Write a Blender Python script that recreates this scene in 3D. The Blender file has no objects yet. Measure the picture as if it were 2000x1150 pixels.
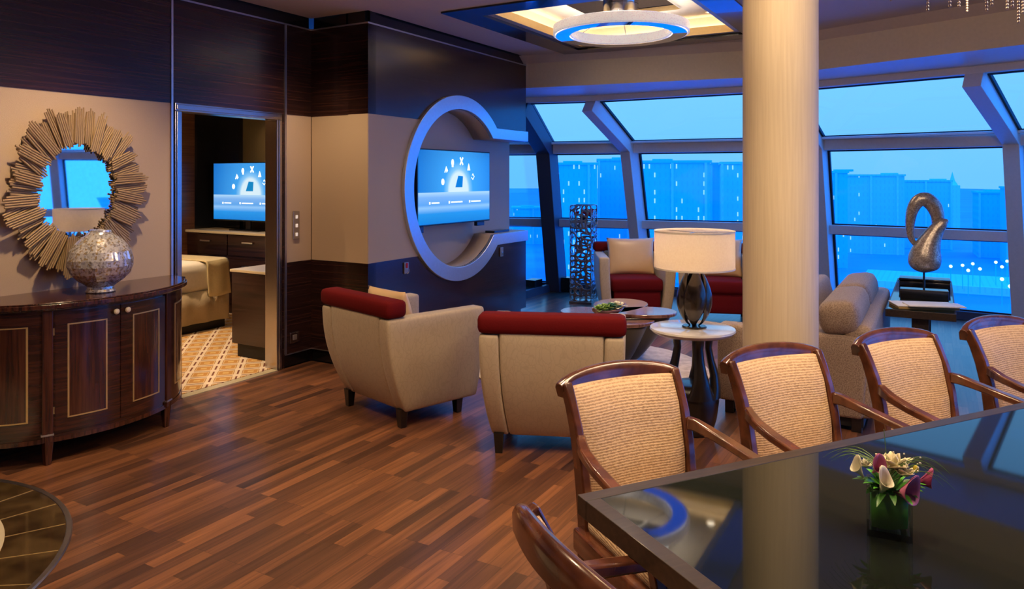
import bpy, bmesh, math, random
from mathutils import Vector, Matrix
from mathutils.geometry import tessellate_polygon
random.seed(7)
R = math.radians
SC = bpy.context.scene
COL = SC.collection
HAS = {}

# ------------------------------------------------------------------ camera, sky, exposure
cam_d = bpy.data.cameras.new('camera'); cam = bpy.data.objects.new('camera', cam_d); COL.objects.link(cam)
cam.location = (0, 0, 1.6); cam.rotation_euler = (R(90), 0, 0)
cam_d.sensor_width = 36; cam_d.lens = 36*1440/2000; cam_d.shift_y = -227/2000
cam_d.clip_start = .02; cam_d.clip_end = 3000
SC.camera = cam
SC.view_settings.view_transform = 'Standard'; SC.view_settings.look = 'None'
SC.view_settings.gamma = 1; SC.view_settings.use_curve_mapping = False
SC.view_settings.exposure = 0.0
SC.render.engine = 'CYCLES'
SC.cycles.use_denoising = True
SC.cycles.max_bounces = 8
SC.cycles.transparent_max_bounces = 16
SC.cycles.sample_clamp_indirect = 4
SC.cycles.caustics_reflective = False; SC.cycles.caustics_refractive = False

w = bpy.data.worlds.new('dusk_sky'); SC.world = w; w.use_nodes = True
nt = w.node_tree; bg = nt.nodes['Background']
tc = nt.nodes.new('ShaderNodeTexCoord'); sp = nt.nodes.new('ShaderNodeSeparateXYZ'); rp = nt.nodes.new('ShaderNodeValToRGB')
nt.links.new(tc.outputs['Generated'], sp.inputs[0]); nt.links.new(sp.outputs['Z'], rp.inputs[0]); nt.links.new(rp.outputs[0], bg.inputs[0])
e = rp.color_ramp.elements
e[0].position = 0.0; e[0].color = (.13, .46, .92, 1)
e[1].position = 1.0; e[1].color = (.085, .38, .90, 1)
x_ = e.new(.12); x_.color = (.16, .51, .95, 1)
x_ = e.new(.35); x_.color = (.11, .44, .95, 1)
bg.inputs[1].default_value = 1.35
# unseen sky overhead and at right: stronger blue added to light the room
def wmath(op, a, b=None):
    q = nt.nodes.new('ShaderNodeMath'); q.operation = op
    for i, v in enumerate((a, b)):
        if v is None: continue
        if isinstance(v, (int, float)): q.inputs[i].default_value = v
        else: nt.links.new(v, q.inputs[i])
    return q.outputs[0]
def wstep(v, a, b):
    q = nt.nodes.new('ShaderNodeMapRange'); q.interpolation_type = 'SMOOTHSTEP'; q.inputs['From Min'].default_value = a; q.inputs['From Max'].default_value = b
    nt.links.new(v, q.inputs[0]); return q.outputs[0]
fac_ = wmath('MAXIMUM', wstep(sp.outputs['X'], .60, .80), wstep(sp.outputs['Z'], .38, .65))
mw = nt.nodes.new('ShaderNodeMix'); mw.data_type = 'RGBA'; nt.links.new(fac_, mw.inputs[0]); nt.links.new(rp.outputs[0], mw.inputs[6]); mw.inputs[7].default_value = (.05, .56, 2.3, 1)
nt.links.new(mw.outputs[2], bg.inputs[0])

# lamps of the room: ceiling downlights (x, y, z, power, cone degrees, blend, aim)
WARM = (1.0, .69, .40)
def spot(x, y, z, p, cone=110, blend=.8, aim=None, rad=.04, col=WARM):
    d = bpy.data.lights.new('downlight_beam', 'SPOT'); d.energy = p; d.spot_size = R(cone); d.spot_blend = blend
    d.color = col; d.shadow_soft_size = rad
    o = bpy.data.objects.new('downlight_beam', d); COL.objects.link(o); o.location = (x, y, z)
    if aim is not None:
        o.rotation_euler = (Vector(aim)-Vector((x, y, z))).to_track_quat('-Z', 'Y').to_euler()
    return o
SPOTS = [
 # (x,y, power, cone, aim)
 (-2.10, 3.95, 105, 95, (-2.45, 4.45, .9)),
 (-1.55, 5.35, 60, 90, (-1.75, 6.1, 1.0)),
 (-.55, 4.0, 55, 110, None),
 (.35, 3.05, 70, 110, None),
 (1.15, 2.35, 85, 115, None),
 (1.75, 2.75, 75, 115, None),
 (2.45, 2.75, 75, 115, None),
 (-1.5, 2.5, 75, 120, None),
 (-.4, 1.3, 75, 120, None),
 (1.9, 4.6, 50, 110, None),
 (1.45, 7.2, 95, 110, None),
 (-.1, 5.5, 14, 100, None),
 (2.6, 1.2, 60, 120, None),
 (.75, 2.75, 55, 70, (1.42, 3.92, 2.0)),
 (.95, 6.0, 40, 90, None),
 (2.0, 6.4, 30, 110, None),
 (-.9, 3.0, 45, 110, None),
]
for (sx, sy, p, c, a) in SPOTS:
    spot(sx, sy, 2.96, p*1.38, c, .9, a)

# ------------------------------------------------------------------ materials
def new_mat(name):
    m = bpy.data.materials.new(name); m.use_nodes = True
    return m, m.node_tree.nodes, m.node_tree.links, m.node_tree.nodes['Principled BSDF']
def c4(c): return (c[0], c[1], c[2], 1)
def plain(name, col, rough=.5, metal=0, coat=0, spec=.5, bump=None, sheen=0):
    m, n, l, b = new_mat(name)
    b.inputs['Base Color'].default_value = c4(col); b.inputs['Roughness'].default_value = rough
    b.inputs['Metallic'].default_value = metal; b.inputs['Coat Weight'].default_value = coat
    b.inputs['Specular IOR Level'].default_value = spec; b.inputs['Sheen Weight'].default_value = sheen
    t = n.new('ShaderNodeTexCoord'); nz = n.new('ShaderNodeTexNoise')
    l.new(t.outputs['Object'], nz.inputs['Vector']); nz.inputs['Scale'].default_value = bump[0] if bump else 40
    mr = n.new('ShaderNodeMapRange'); mr.inputs['To Min'].default_value = .93; mr.inputs['To Max'].default_value = 1.07
    l.new(nz.outputs[0], mr.inputs[0])
    mx = n.new('ShaderNodeMix'); mx.data_type = 'RGBA'; mx.blend_type = 'MULTIPLY'; mx.inputs[0].default_value = 1
    mx.inputs[6].default_value = c4(col); l.new(mr.outputs[0], mx.inputs[7]); l.new(mx.outputs[2], b.inputs['Base Color'])
    if bump:
        bp = n.new('ShaderNodeBump'); bp.inputs['Strength'].default_value = bump[1]; bp.inputs['Distance'].default_value = .01
        l.new(nz.outputs[0], bp.inputs['Height']); l.new(bp.outputs[0], b.inputs['Normal'])
    return m
def grain(name, stops, axis_scale, rough=.3, coat=.3, detail=4, coord='Object', bump=.05, coat_rough=.1):
    """wood: noise stretched along one axis, coloured by a ramp"""
    m, n, l, b = new_mat(name)
    t = n.new('ShaderNodeTexCoord'); mp = n.new('ShaderNodeMapping'); mp.inputs['Scale'].default_value = axis_scale
    nz = n.new('ShaderNodeTexNoise'); nz.inputs['Scale'].default_value = 1; nz.inputs['Detail'].default_value = detail; nz.inputs['Distortion'].default_value = .4
    l.new(t.outputs[coord], mp.inputs[0]); l.new(mp.outputs[0], nz.inputs['Vector'])
    r = n.new('ShaderNodeValToRGB'); l.new(nz.outputs[0], r.inputs[0])
    el = r.color_ramp.elements
    el[0].position, el[0].color = stops[0][0], c4(stops[0][1]); el[1].position, el[1].color = stops[-1][0], c4(stops[-1][1])
    for s in stops[1:-1]:
        q = el.new(s[0]); q.color = c4(s[1])
    l.new(r.outputs[0], b.inputs['Base Color']); b.inputs['Roughness'].default_value = rough; b.inputs['Coat Weight'].default_value = coat
    b.inputs['Coat Roughness'].default_value = coat_rough
    bp = n.new('ShaderNodeBump'); bp.inputs['Strength'].default_value = bump; bp.inputs['Distance'].default_value = .002
    l.new(nz.outputs[0], bp.inputs['Height']); l.new(bp.outputs[0], b.inputs['Normal'])
    return m
def emit(name, col, s):
    m, n, l, b = new_mat(name)
    b.inputs['Base Color'].default_value = c4(col); b.inputs['Emission Color'].default_value = c4(col); b.inputs['Emission Strength'].default_value = s
    return m

M = {}
M['macassar'] = grain('macassar_veneer', [(.3, (.010, .0045, .0045)), (.5, (.026, .010, .009)), (.62, (.05, .018, .013)), (.75, (.016, .007, .006))], (1.2, 1.2, 75), rough=.26, coat=.35, coat_rough=.15)
M['rosewood'] = grain('rosewood_veneer', [(.3, (.022, .007, .005)), (.5, (.062, .018, .010)), (.7, (.10, .032, .016))], (60, 60, 3), rough=.22, coat=.6)
M['rosewood_x'] = grain('rosewood_cross_veneer', [(.3, (.016, .006, .005)), (.5, (.045, .014, .009)), (.7, (.075, .024, .014))], (4, 4, 60), rough=.22, coat=.6)
M['chairwood'] = grain('mahogany_frame', [(.3, (.055, .016, .008)), (.5, (.10, .032, .015)), (.7, (.15, .05, .022))], (14, 14, 14), rough=.22, coat=.6)
M['tablewood'] = grain('wenge_rim', [(.3, (.018, .011, .008)), (.7, (.045, .027, .018))], (10, 60, 60), rough=.42, coat=.08)
M['black'] = plain('black_lacquer', (.006, .006, .008), .25, coat=.5)
M['blackmatte'] = plain('black_matte', (.008, .007, .007), .6)
M['tableglass'] = plain('smoked_table_glass', (.010, .013, .010), .04, spec=.5)
M['wallcover'] = plain('beige_wallcovering', (.56, .43, .30), .75, bump=(300, .15))
M['recess'] = plain('recess_plaster', (.50, .40, .31), .6, bump=(200, .1))
M['ceiling'] = plain('ceiling_paint', (.60, .51, .45), .8)
M['cream'] = plain('soffit_paint', (.74, .64, .50), .7)
M['ringpaint'] = plain('satin_metal_trim', (.66, .70, .74), .33, metal=.85)
M['silver'] = plain('brushed_silver', (.62, .60, .60), .32, metal=1)
M['chrome'] = plain('chrome', (.75, .75, .78), .1, metal=1)
M['jamb'] = plain('satin_steel', (.50, .47, .46), .22, metal=1)
M['mullion'] = plain('window_frame_paint', (.74, .72, .74), .38)
M['navy'] = plain('post_shade_dark_sill', (.05, .06, .10), .45)  # corner post's shaded side put into its colour; also used on dark sills
M['gasket'] = plain('black_gasket', (.004, .005, .008), .5)
M['gold'] = plain('brass_inlay', (.70, .50, .22), .35, metal=.6)
M['stickgold'] = plain('champagne_gilt', (.50, .36, .20), .42, metal=.35)
M['mirror'] = plain('mirror_glass', (.92, .93, .95), .02, metal=1)
M['knob'] = plain('ivory_knob', (.80, .68, .46), .3, coat=.4)
M['burgundy'] = plain('burgundy_velvet', (.13, .003, .005), .85, spec=.2, bump=(120, .1))
M['goldsatin'] = plain('gold_satin', (.78, .54, .29), .36, bump=(9, .35), sheen=.3)
M['marble'] = plain('white_marble', (.72, .70, .68), .12, coat=.5)
M['bronze'] = plain('dark_bronze', (.075, .060, .048), .25, metal=.75, coat=.3)
M['ebony'] = plain('ebony_lacquer', (.010, .007, .006), .3, coat=.3)
M['paper'] = plain('paper', (.88, .85, .80), .5)
M['tablebase'] = plain('dark_stained_base', (.028, .020, .016), .35, coat=.2)
M['paperedge'] = plain('page_edges', (.45, .30, .10), .6)
M['linen'] = plain('bed_linen', (.80, .76, .68), .8)
M['bedskirt'] = plain('bed_skirt', (.46, .37, .24), .85, bump=(60, .2))
M['throw'] = plain('gold_throw', (.62, .52, .30), .6, bump=(40, .2))
M['carpetedge'] = plain('stone_threshold', (.50, .44, .30), .3)
M['leaf'] = plain('leaf_green', (.14, .55, .05), .35)
M['leafdark'] = plain('dark_leaf', (.03, .13, .015), .4)
M['stem'] = plain('grass_blade', (.14, .26, .06), .5)
M['white_petal'] = plain('white_petal', (.85, .82, .62), .5)
M['cream_petal'] = plain('cream_petal', (.85, .78, .50), .5)
M['pink_petal'] = plain('pink_petal', (.55, .16, .30), .45)
M['magenta_petal'] = plain('magenta_petal', (.38, .05, .16), .45)
M['yellow_petal'] = plain('yellow_petal', (.75, .62, .05), .5)
M['succ'] = plain('succulent_green', (.26, .42, .08), .5)
M['succ2'] = plain('succulent_teal', (.06, .22, .14), .5)
M['redflower'] = plain('red_flower', (.45, .01, .03), .5)
M['plate'] = plain('switch_plate_steel', (.45, .40, .36), .3, metal=.7)
M['led'] = emit('switch_led', (1, .9, .8), .35)
M['bead'] = plain('crystal_beads', (.95, .80, .68), .12, spec=1)
M['downlens'] = emit('downlight_lens', (1, .85, .62), 9)
M['cove'] = emit('cove_led', (1, .80, .52), 14)
M['shadeinner'] = plain('lamp_socket', (.3, .25, .2), .4, metal=1)

def mat_column():
    m, n, l, b = new_mat('column_wallcovering')
    b.inputs['Roughness'].default_value = .55
    t = n.new('ShaderNodeTexCoord'); mp = n.new('ShaderNodeMapping'); mp.inputs['Scale'].default_value = (90, 90, 3)
    nz = n.new('ShaderNodeTexNoise'); nz.inputs['Scale'].default_value = 1
    l.new(t.outputs['Object'], mp.inputs[0]); l.new(mp.outputs[0], nz.inputs['Vector'])
    r = n.new('ShaderNodeValToRGB'); r.color_ramp.elements[0].color = (.60, .50, .36, 1); r.color_ramp.elements[1].color = (.67, .57, .42, 1)
    r.color_ramp.elements[0].position = .3; r.color_ramp.elements[1].position = .7
    l.new(nz.outputs[0], r.inputs[0]); l.new(r.outputs[0], b.inputs['Base Color'])
    return m
M['column'] = mat_column()

def mat_floor():
    m, n, l, b = new_mat('walnut_plank_floor')
    t = n.new('ShaderNodeTexCoord'); mp = n.new('ShaderNodeMapping'); mp.inputs['Rotation'].default_value = (0, 0, R(-60))
    l.new(t.outputs['Object'], mp.inputs[0])
    def brick(w_, h_, off, fr):
        br = n.new('ShaderNodeTexBrick'); br.inputs['Color1'].default_value = (0, 0, 0, 1); br.inputs['Color2'].default_value = (1, 1, 1, 1)
        br.inputs['Mortar'].default_value = (.5, .5, .5, 1); br.inputs['Scale'].default_value = 1
        br.inputs['Mortar Size'].default_value = .0; br.inputs['Brick Width'].default_value = w_; br.inputs['Row Height'].default_value = h_
        br.offset = off; br.offset_frequency = fr; l.new(mp.outputs[0], br.inputs['Vector']); return br
    b1 = brick(.52, .062, .37, 3)
    r = n.new('ShaderNodeValToRGB'); l.new(b1.outputs['Color'], r.inputs[0])
    el = r.color_ramp.elements
    el[0].position, el[0].color = 0, (.060, .025, .014, 1); el[1].position, el[1].color = 1, (.25, .10, .043, 1)
    for p, c in ((.3, (.115, .047, .024)), (.55, (.155, .062, .030)), (.8, (.195, .078, .034))):
        q = el.new(p); q.color = c4(c)
    # per-board grain
    mp2 = n.new('ShaderNodeMapping'); mp2.inputs['Scale'].default_value = (2.2, 45, 1); l.new(mp.outputs[0], mp2.inputs[0])
    ad = n.new('ShaderNodeVectorMath'); ad.operation = 'ADD'; l.new(mp2.outputs[0], ad.inputs[0])
    sc = n.new('ShaderNodeVectorMath'); sc.operation = 'SCALE'; sc.inputs['Scale'].default_value = 40; l.new(b1.outputs['Color'], sc.inputs[0]); l.new(sc.outputs[0], ad.inputs[1])
    nz = n.new('ShaderNodeTexNoise'); nz.inputs['Scale'].default_value = 1; nz.inputs['Detail'].default_value = 5; nz.inputs['Distortion'].default_value = .6
    l.new(ad.outputs[0], nz.inputs['Vector'])
    mr = n.new('ShaderNodeMapRange'); mr.inputs['From Min'].default_value = .3; mr.inputs['From Max'].default_value = .7; mr.inputs['To Min'].default_value = .62; mr.inputs['To Max'].default_value = 1.35
    l.new(nz.outputs[0], mr.inputs[0])
    mx = n.new('ShaderNodeMix'); mx.data_type = 'RGBA'; mx.blend_type = 'MULTIPLY'; mx.inputs[0].default_value = 1
    l.new(r.outputs[0], mx.inputs[6]); l.new(mr.outputs[0], mx.inputs[7])
    b2 = brick(.52, .062, .37, 3); b2.inputs['Mortar Size'].default_value = .0012; b2.inputs['Mortar Smooth'].default_value = .2
    b2.inputs['Color1'].default_value = b2.inputs['Color2'].default_value = (1, 1, 1, 1); b2.inputs['Mortar'].default_value = (.45, .45, .45, 1)
    m2 = n.new('ShaderNodeMix'); m2.data_type = 'RGBA'; m2.blend_type = 'MULTIPLY'; m2.inputs[0].default_value = 1
    l.new(mx.outputs[2], m2.inputs[6]); l.new(b2.outputs['Color'], m2.inputs[7]); l.new(m2.outputs[2], b.inputs['Base Color'])
    b.inputs['Roughness'].default_value = .42; b.inputs['Coat Weight'].default_value = .7; b.inputs['Coat Roughness'].default_value = .22
    bp = n.new('ShaderNodeBump'); bp.inputs['Strength'].default_value = .06; bp.inputs['Distance'].default_value = .002
    l.new(nz.outputs[0], bp.inputs['Height']); l.new(bp.outputs[0], b.inputs['Normal'])
    return m
M['floor'] = mat_floor()

def mat_carpet():
    m, n, l, b = new_mat('lattice_carpet')
    t = n.new('ShaderNodeTexCoord'); mp = n.new('ShaderNodeMapping'); mp.inputs['Rotation'].default_value = (0, 0, R(45)); mp.inputs['Scale'].default_value = (5.2, 5.2, 1)
    l.new(t.outputs['Object'], mp.inputs[0]); s = n.new('ShaderNodeSeparateXYZ'); l.new(mp.outputs[0], s.inputs[0])
    def mth(op, a, b_=None):
        q = n.new('ShaderNodeMath'); q.operation = op
        for i, v in enumerate((a, b_)):
            if v is None: continue
            if isinstance(v, (int, float)): q.inputs[i].default_value = v
            else: l.new(v, q.inputs[i])
        return q.outputs[0]
    fx = mth('ABSOLUTE', mth('SUBTRACT', mth('FRACT', s.outputs[0]), .5)); fy = mth('ABSOLUTE', mth('SUBTRACT', mth('FRACT', s.outputs[1]), .5))
    mxx = mth('MAXIMUM', fx, fy); mnn = mth('MINIMUM', fx, fy)
    r = n.new('ShaderNodeValToRGB'); r.color_ramp.interpolation = 'CONSTANT'; l.new(mxx, r.inputs[0])
    el = r.color_ramp.elements; el[0].position, el[0].color = 0, (.62, .42, .16, 1); el[1].position, el[1].color = .46, (.16, .05, .03, 1)
    for p, c in ((.12, (.48, .24, .06)), (.27, (.62, .45, .22)), (.31, (.36, .16, .05)), (.34, (.70, .58, .42))):
        q = el.new(p); q.color = c4(c)
    # small pale square where the bands cross
    cr = mth('GREATER_THAN', mnn, .33)
    mx = n.new('ShaderNodeMix'); mx.data_type = 'RGBA'; l.new(cr, mx.inputs[0]); l.new(r.outputs[0], mx.inputs[6]); mx.inputs[7].default_value = (.72, .60, .48, 1)
    l.new(mx.outputs[2], b.inputs['Base Color']); b.inputs['Roughness'].default_value = .95
    return m
M['carpet'] = mat_carpet()

def mat_leaffabric():
    m, n, l, b = new_mat('cream_leaf_jacquard')
    t = n.new('ShaderNodeTexCoord'); mp = n.new('ShaderNodeMapping'); mp.inputs['Scale'].default_value = (1, 1, .45); l.new(t.outputs['Object'], mp.inputs[0])
    v = n.new('ShaderNodeTexVoronoi'); v.feature = 'DISTANCE_TO_EDGE'; v.inputs['Scale'].default_value = 34; v.inputs['Randomness'].default_value = 1
    nz = n.new('ShaderNodeTexNoise'); nz.inputs['Scale'].default_value = 8
    ad = n.new('ShaderNodeVectorMath'); ad.operation = 'ADD'; sc = n.new('ShaderNodeVectorMath'); sc.operation = 'SCALE'; sc.inputs['Scale'].default_value = .12
    l.new(t.outputs['Object'], nz.inputs['Vector']); l.new(nz.outputs['Color'], sc.inputs[0]); l.new(mp.outputs[0], ad.inputs[0]); l.new(sc.outputs[0], ad.inputs[1]); l.new(ad.outputs[0], v.inputs['Vector'])
    r = n.new('ShaderNodeValToRGB'); r.color_ramp.elements[0].position = .0; r.color_ramp.elements[0].color = (.50, .415, .295, 1); r.color_ramp.elements[1].position = .10; r.color_ramp.elements[1].color = (.56, .47, .34, 1)
    l.new(v.outputs['Distance'], r.inputs[0]); l.new(r.outputs[0], b.inputs['Base Color']); b.inputs['Roughness'].default_value = .6; b.inputs['Sheen Weight'].default_value = .2
    bp = n.new('ShaderNodeBump'); bp.inputs['Strength'].default_value = .15; bp.inputs['Distance'].default_value = .003; l.new(v.outputs['Distance'], bp.inputs['Height']); l.new(bp.outputs[0], b.inputs['Normal'])
    return m
M['jacquard'] = mat_leaffabric()

def mat_woven(name, c1, c2, sz, strength, scx=55):
    m, n, l, b = new_mat(name)
    t = n.new('ShaderNodeTexCoord'); mp = n.new('ShaderNodeMapping'); mp.inputs['Scale'].default_value = (scx, scx, sz); l.new(t.outputs['Object'], mp.inputs[0])
    nz = n.new('ShaderNodeTexNoise'); nz.inputs['Scale'].default_value = 1; nz.inputs['Detail'].default_value = 2; nz.inputs['Distortion'].default_value = .5; l.new(mp.outputs[0], nz.inputs['Vector'])
    r = n.new('ShaderNodeValToRGB'); r.color_ramp.elements[0].position = .35; r.color_ramp.elements[0].color = c4(c1); r.color_ramp.elements[1].position = .62; r.color_ramp.elements[1].color = c4(c2)
    l.new(nz.outputs[0], r.inputs[0]); l.new(r.outputs[0], b.inputs['Base Color']); b.inputs['Roughness'].default_value = .7; b.inputs['Sheen Weight'].default_value = .2
    bp = n.new('ShaderNodeBump'); bp.inputs['Strength'].default_value = strength; bp.inputs['Distance'].default_value = .006; l.new(nz.outputs[0], bp.inputs['Height']); l.new(bp.outputs[0], b.inputs['Normal'])
    return m
def mat_ribbed():
    m, n, l, b = new_mat('tan_ribbed_chenille')
    t = n.new('ShaderNodeTexCoord'); wv = n.new('ShaderNodeTexWave'); wv.wave_type = 'BANDS'; wv.bands_direction = 'Z'
    mp = n.new('ShaderNodeMapping'); mp.inputs['Scale'].default_value = (1, .45, 1); mp.inputs['Rotation'].default_value = (R(12), 0, 0); l.new(t.outputs['Object'], mp.inputs[0]); l.new(mp.outputs[0], wv.inputs['Vector'])
    wv.inputs['Scale'].default_value = 38; wv.inputs['Distortion'].default_value = 2.2; wv.inputs['Detail'].default_value = 3; wv.inputs['Detail Scale'].default_value = 3.5
    nz = n.new('ShaderNodeTexNoise'); nz.inputs['Scale'].default_value = 95; l.new(t.outputs['Object'], nz.inputs['Vector'])
    ad = n.new('ShaderNodeMath'); ad.operation = 'MULTIPLY_ADD'; ad.inputs[1].default_value = .45; l.new(wv.outputs['Fac'], ad.inputs[0]); l.new(nz.outputs[0], ad.inputs[2])
    r = n.new('ShaderNodeValToRGB'); r.color_ramp.elements[0].position = .42; r.color_ramp.elements[0].color = (.40, .25, .135, 1); r.color_ramp.elements[1].position = .85; r.color_ramp.elements[1].color = (.66, .47, .285, 1)
    l.new(ad.outputs[0], r.inputs[0]); l.new(r.outputs[0], b.inputs['Base Color']); b.inputs['Roughness'].default_value = .7; b.inputs['Sheen Weight'].default_value = .15
    bp = n.new('ShaderNodeBump'); bp.inputs['Strength'].default_value = .45; bp.inputs['Distance'].default_value = .005; l.new(ad.outputs[0], bp.inputs['Height']); l.new(bp.outputs[0], b.inputs['Normal'])
    return m
M['chenille'] = mat_ribbed()
M['sofafab'] = mat_woven('sofa_boucle', (.22, .145, .095), (.44, .325, .235), 160, .4, 160)

def mat_mosaic(name, stops, scale, metal=.6, rough=.25, bump=.6):
    m, n, l, b = new_mat(name)
    t = n.new('ShaderNodeTexCoord'); v = n.new('ShaderNodeTexVoronoi'); v.inputs['Scale'].default_value = scale; l.new(t.outputs['Object'], v.inputs['Vector'])
    s = n.new('ShaderNodeSeparateColor'); l.new(v.outputs['Color'], s.inputs[0])
    r = n.new('ShaderNodeValToRGB'); l.new(s.outputs[0], r.inputs[0]); r.color_ramp.interpolation = 'CONSTANT'
    el = r.color_ramp.elements; el[0].position, el[0].color = stops[0][0], c4(stops[0][1]); el[1].position, el[1].color = stops[-1][0], c4(stops[-1][1])
    for p, c in stops[1:-1]:
        q = el.new(p); q.color = c4(c)
    l.new(r.outputs[0], b.inputs['Base Color']); b.inputs['Metallic'].default_value = metal; b.inputs['Roughness'].default_value = rough
    bp = n.new('ShaderNodeBump'); bp.inputs['Strength'].default_value = bump; bp.inputs['Distance'].default_value = .01
    l.new(s.outputs[1], bp.inputs['Height']); l.new(bp.outputs[0], b.inputs['Normal'])
    return m
M['pearl'] = mat_mosaic('mother_of_pearl_mosaic', [(0, (.62, .62, .64)), (.25, (.85, .84, .80)), (.45, (.52, .40, .22)), (.58, (.88, .88, .90)), (.88, (.42, .38, .34))], 92, .5, .2, .9)
M['sculpt'] = mat_mosaic('hammered_silver', [(0, (.42, .38, .34)), (.4, (.55, .50, .46)), (.7, (.32, .28, .25))], 120, .6, .3, .4)
M['lattice'] = plain('polished_steel_lattice', (.42, .37, .36), .25, metal=.85)
M['crystal'] = mat_mosaic('crystal_facets', [(0, (.78, .76, .80)), (.4, (.95, .93, .95)), (.7, (.65, .62, .66))], 110, .1, .15, .6)
_b = M['crystal'].node_tree.nodes['Principled BSDF']; _b.inputs['Emission Color'].default_value = (1, .93, .92, 1); _b.inputs['Emission Strength'].default_value = .38
M['coffeetop'] = grain('zebrano_table_top', [(.3, (.12, .05, .04)), (.5, (.27, .13, .10)), (.7, (.40, .22, .17))], (5, 60, 5), rough=.2, coat=.8)
M['medallion'] = grain('brown_marble', [(.3, (.028, .017, .008)), (.5, (.06, .038, .016)), (.7, (.10, .065, .028))], (7, 7, 7), rough=.12, coat=.6)
M['creamstone'] = plain('cream_marble', (.62, .56, .42), .15, coat=.4)
M['slats'] = grain('reeded_walnut', [(.3, (.09, .032, .014)), (.7, (.20, .08, .035))], (2, 2, 70), rough=.35, coat=.2)
M['darkpanel'] = plain('dark_gloss_panel', (.012, .014, .02), .15, coat=.5)
M['olivewall'] = plain('bedroom_wall', (.13, .10, .05), .5)
M['rug'] = mat_woven('cream_rug', (.52, .42, .32), (.70, .60, .48), 1, .2, 14)

def mat_pane():
    m = bpy.data.materials.new('window_glass'); m.use_nodes = True; n, l = m.node_tree.nodes, m.node_tree.links
    n.clear(); o = n.new('ShaderNodeOutputMaterial'); tr = n.new('ShaderNodeBsdfTransparent'); gl = n.new('ShaderNodeBsdfGlossy'); mx = n.new('ShaderNodeMixShader'); fr = n.new('ShaderNodeLayerWeight'); pw = n.new('ShaderNodeMath'); pw.operation = 'POWER'; pw.inputs[1].default_value = 4; l.new(fr.outputs['Facing'], pw.inputs[0])
    tr.inputs[0].default_value = (.95, .98, 1, 1); gl.inputs['Roughness'].default_value = .02
    ml = n.new('ShaderNodeMath'); ml.operation = 'MULTIPLY_ADD'; ml.inputs[1].default_value = .6; ml.inputs[2].default_value = .03; l.new(pw.outputs[0], ml.inputs[0])
    l.new(ml.outputs[0], mx.inputs[0]); l.new(tr.outputs[0], mx.inputs[1]); l.new(gl.outputs[0], mx.inputs[2]); l.new(mx.outputs[0], o.inputs[0])
    return m
M['pane'] = mat_pane()
def mat_vaseglass():
    m, n, l, b = new_mat('clear_glass')
    n.clear(); o = n.new('ShaderNodeOutputMaterial'); tr = n.new('ShaderNodeBsdfTransparent'); gl = n.new('ShaderNodeBsdfGlossy'); mx = n.new('ShaderNodeMixShader'); fr = n.new('ShaderNodeLayerWeight'); pw = n.new('ShaderNodeMath'); pw.operation = 'MULTIPLY_ADD'; pw.inputs[1].default_value = .6; pw.inputs[2].default_value = .10; l.new(fr.outputs['Facing'], pw.inputs[0]); tr.inputs[0].default_value = (.90, .96, .94, 1); gl.inputs['Roughness'].default_value = .01
    l.new(pw.outputs[0], mx.inputs[0]); l.new(tr.outputs[0], mx.inputs[1]); l.new(gl.outputs[0], mx.inputs[2]); l.new(mx.outputs[0], o.inputs[0])
    return m
M['glass'] = mat_vaseglass()
def mat_shade():
    m = bpy.data.materials.new('linen_lampshade'); m.use_nodes = True; n, l = m.node_tree.nodes, m.node_tree.links
    n.clear(); o = n.new('ShaderNodeOutputMaterial'); d = n.new('ShaderNodeBsdfDiffuse'); t = n.new('ShaderNodeBsdfTranslucent'); mx = n.new('ShaderNodeMixShader')
    tc = n.new('ShaderNodeTexCoord'); nz = n.new('ShaderNodeTexNoise'); nz.inputs['Scale'].default_value = 90; l.new(tc.outputs['Object'], nz.inputs['Vector'])
    r = n.new('ShaderNodeValToRGB'); r.color_ramp.elements[0].color = (.80, .66, .50, 1); r.color_ramp.elements[1].color = (.92, .80, .64, 1); l.new(nz.outputs[0], r.inputs[0])
    l.new(r.outputs[0], d.inputs[0]); l.new(r.outputs[0], t.inputs[0]); mx.inputs[0].default_value = .55
    l.new(d.outputs[0], mx.inputs[1]); l.new(t.outputs[0], mx.inputs[2]); l.new(mx.outputs[0], o.inputs[0])
    return m
M['shade'] = mat_shade()

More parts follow.
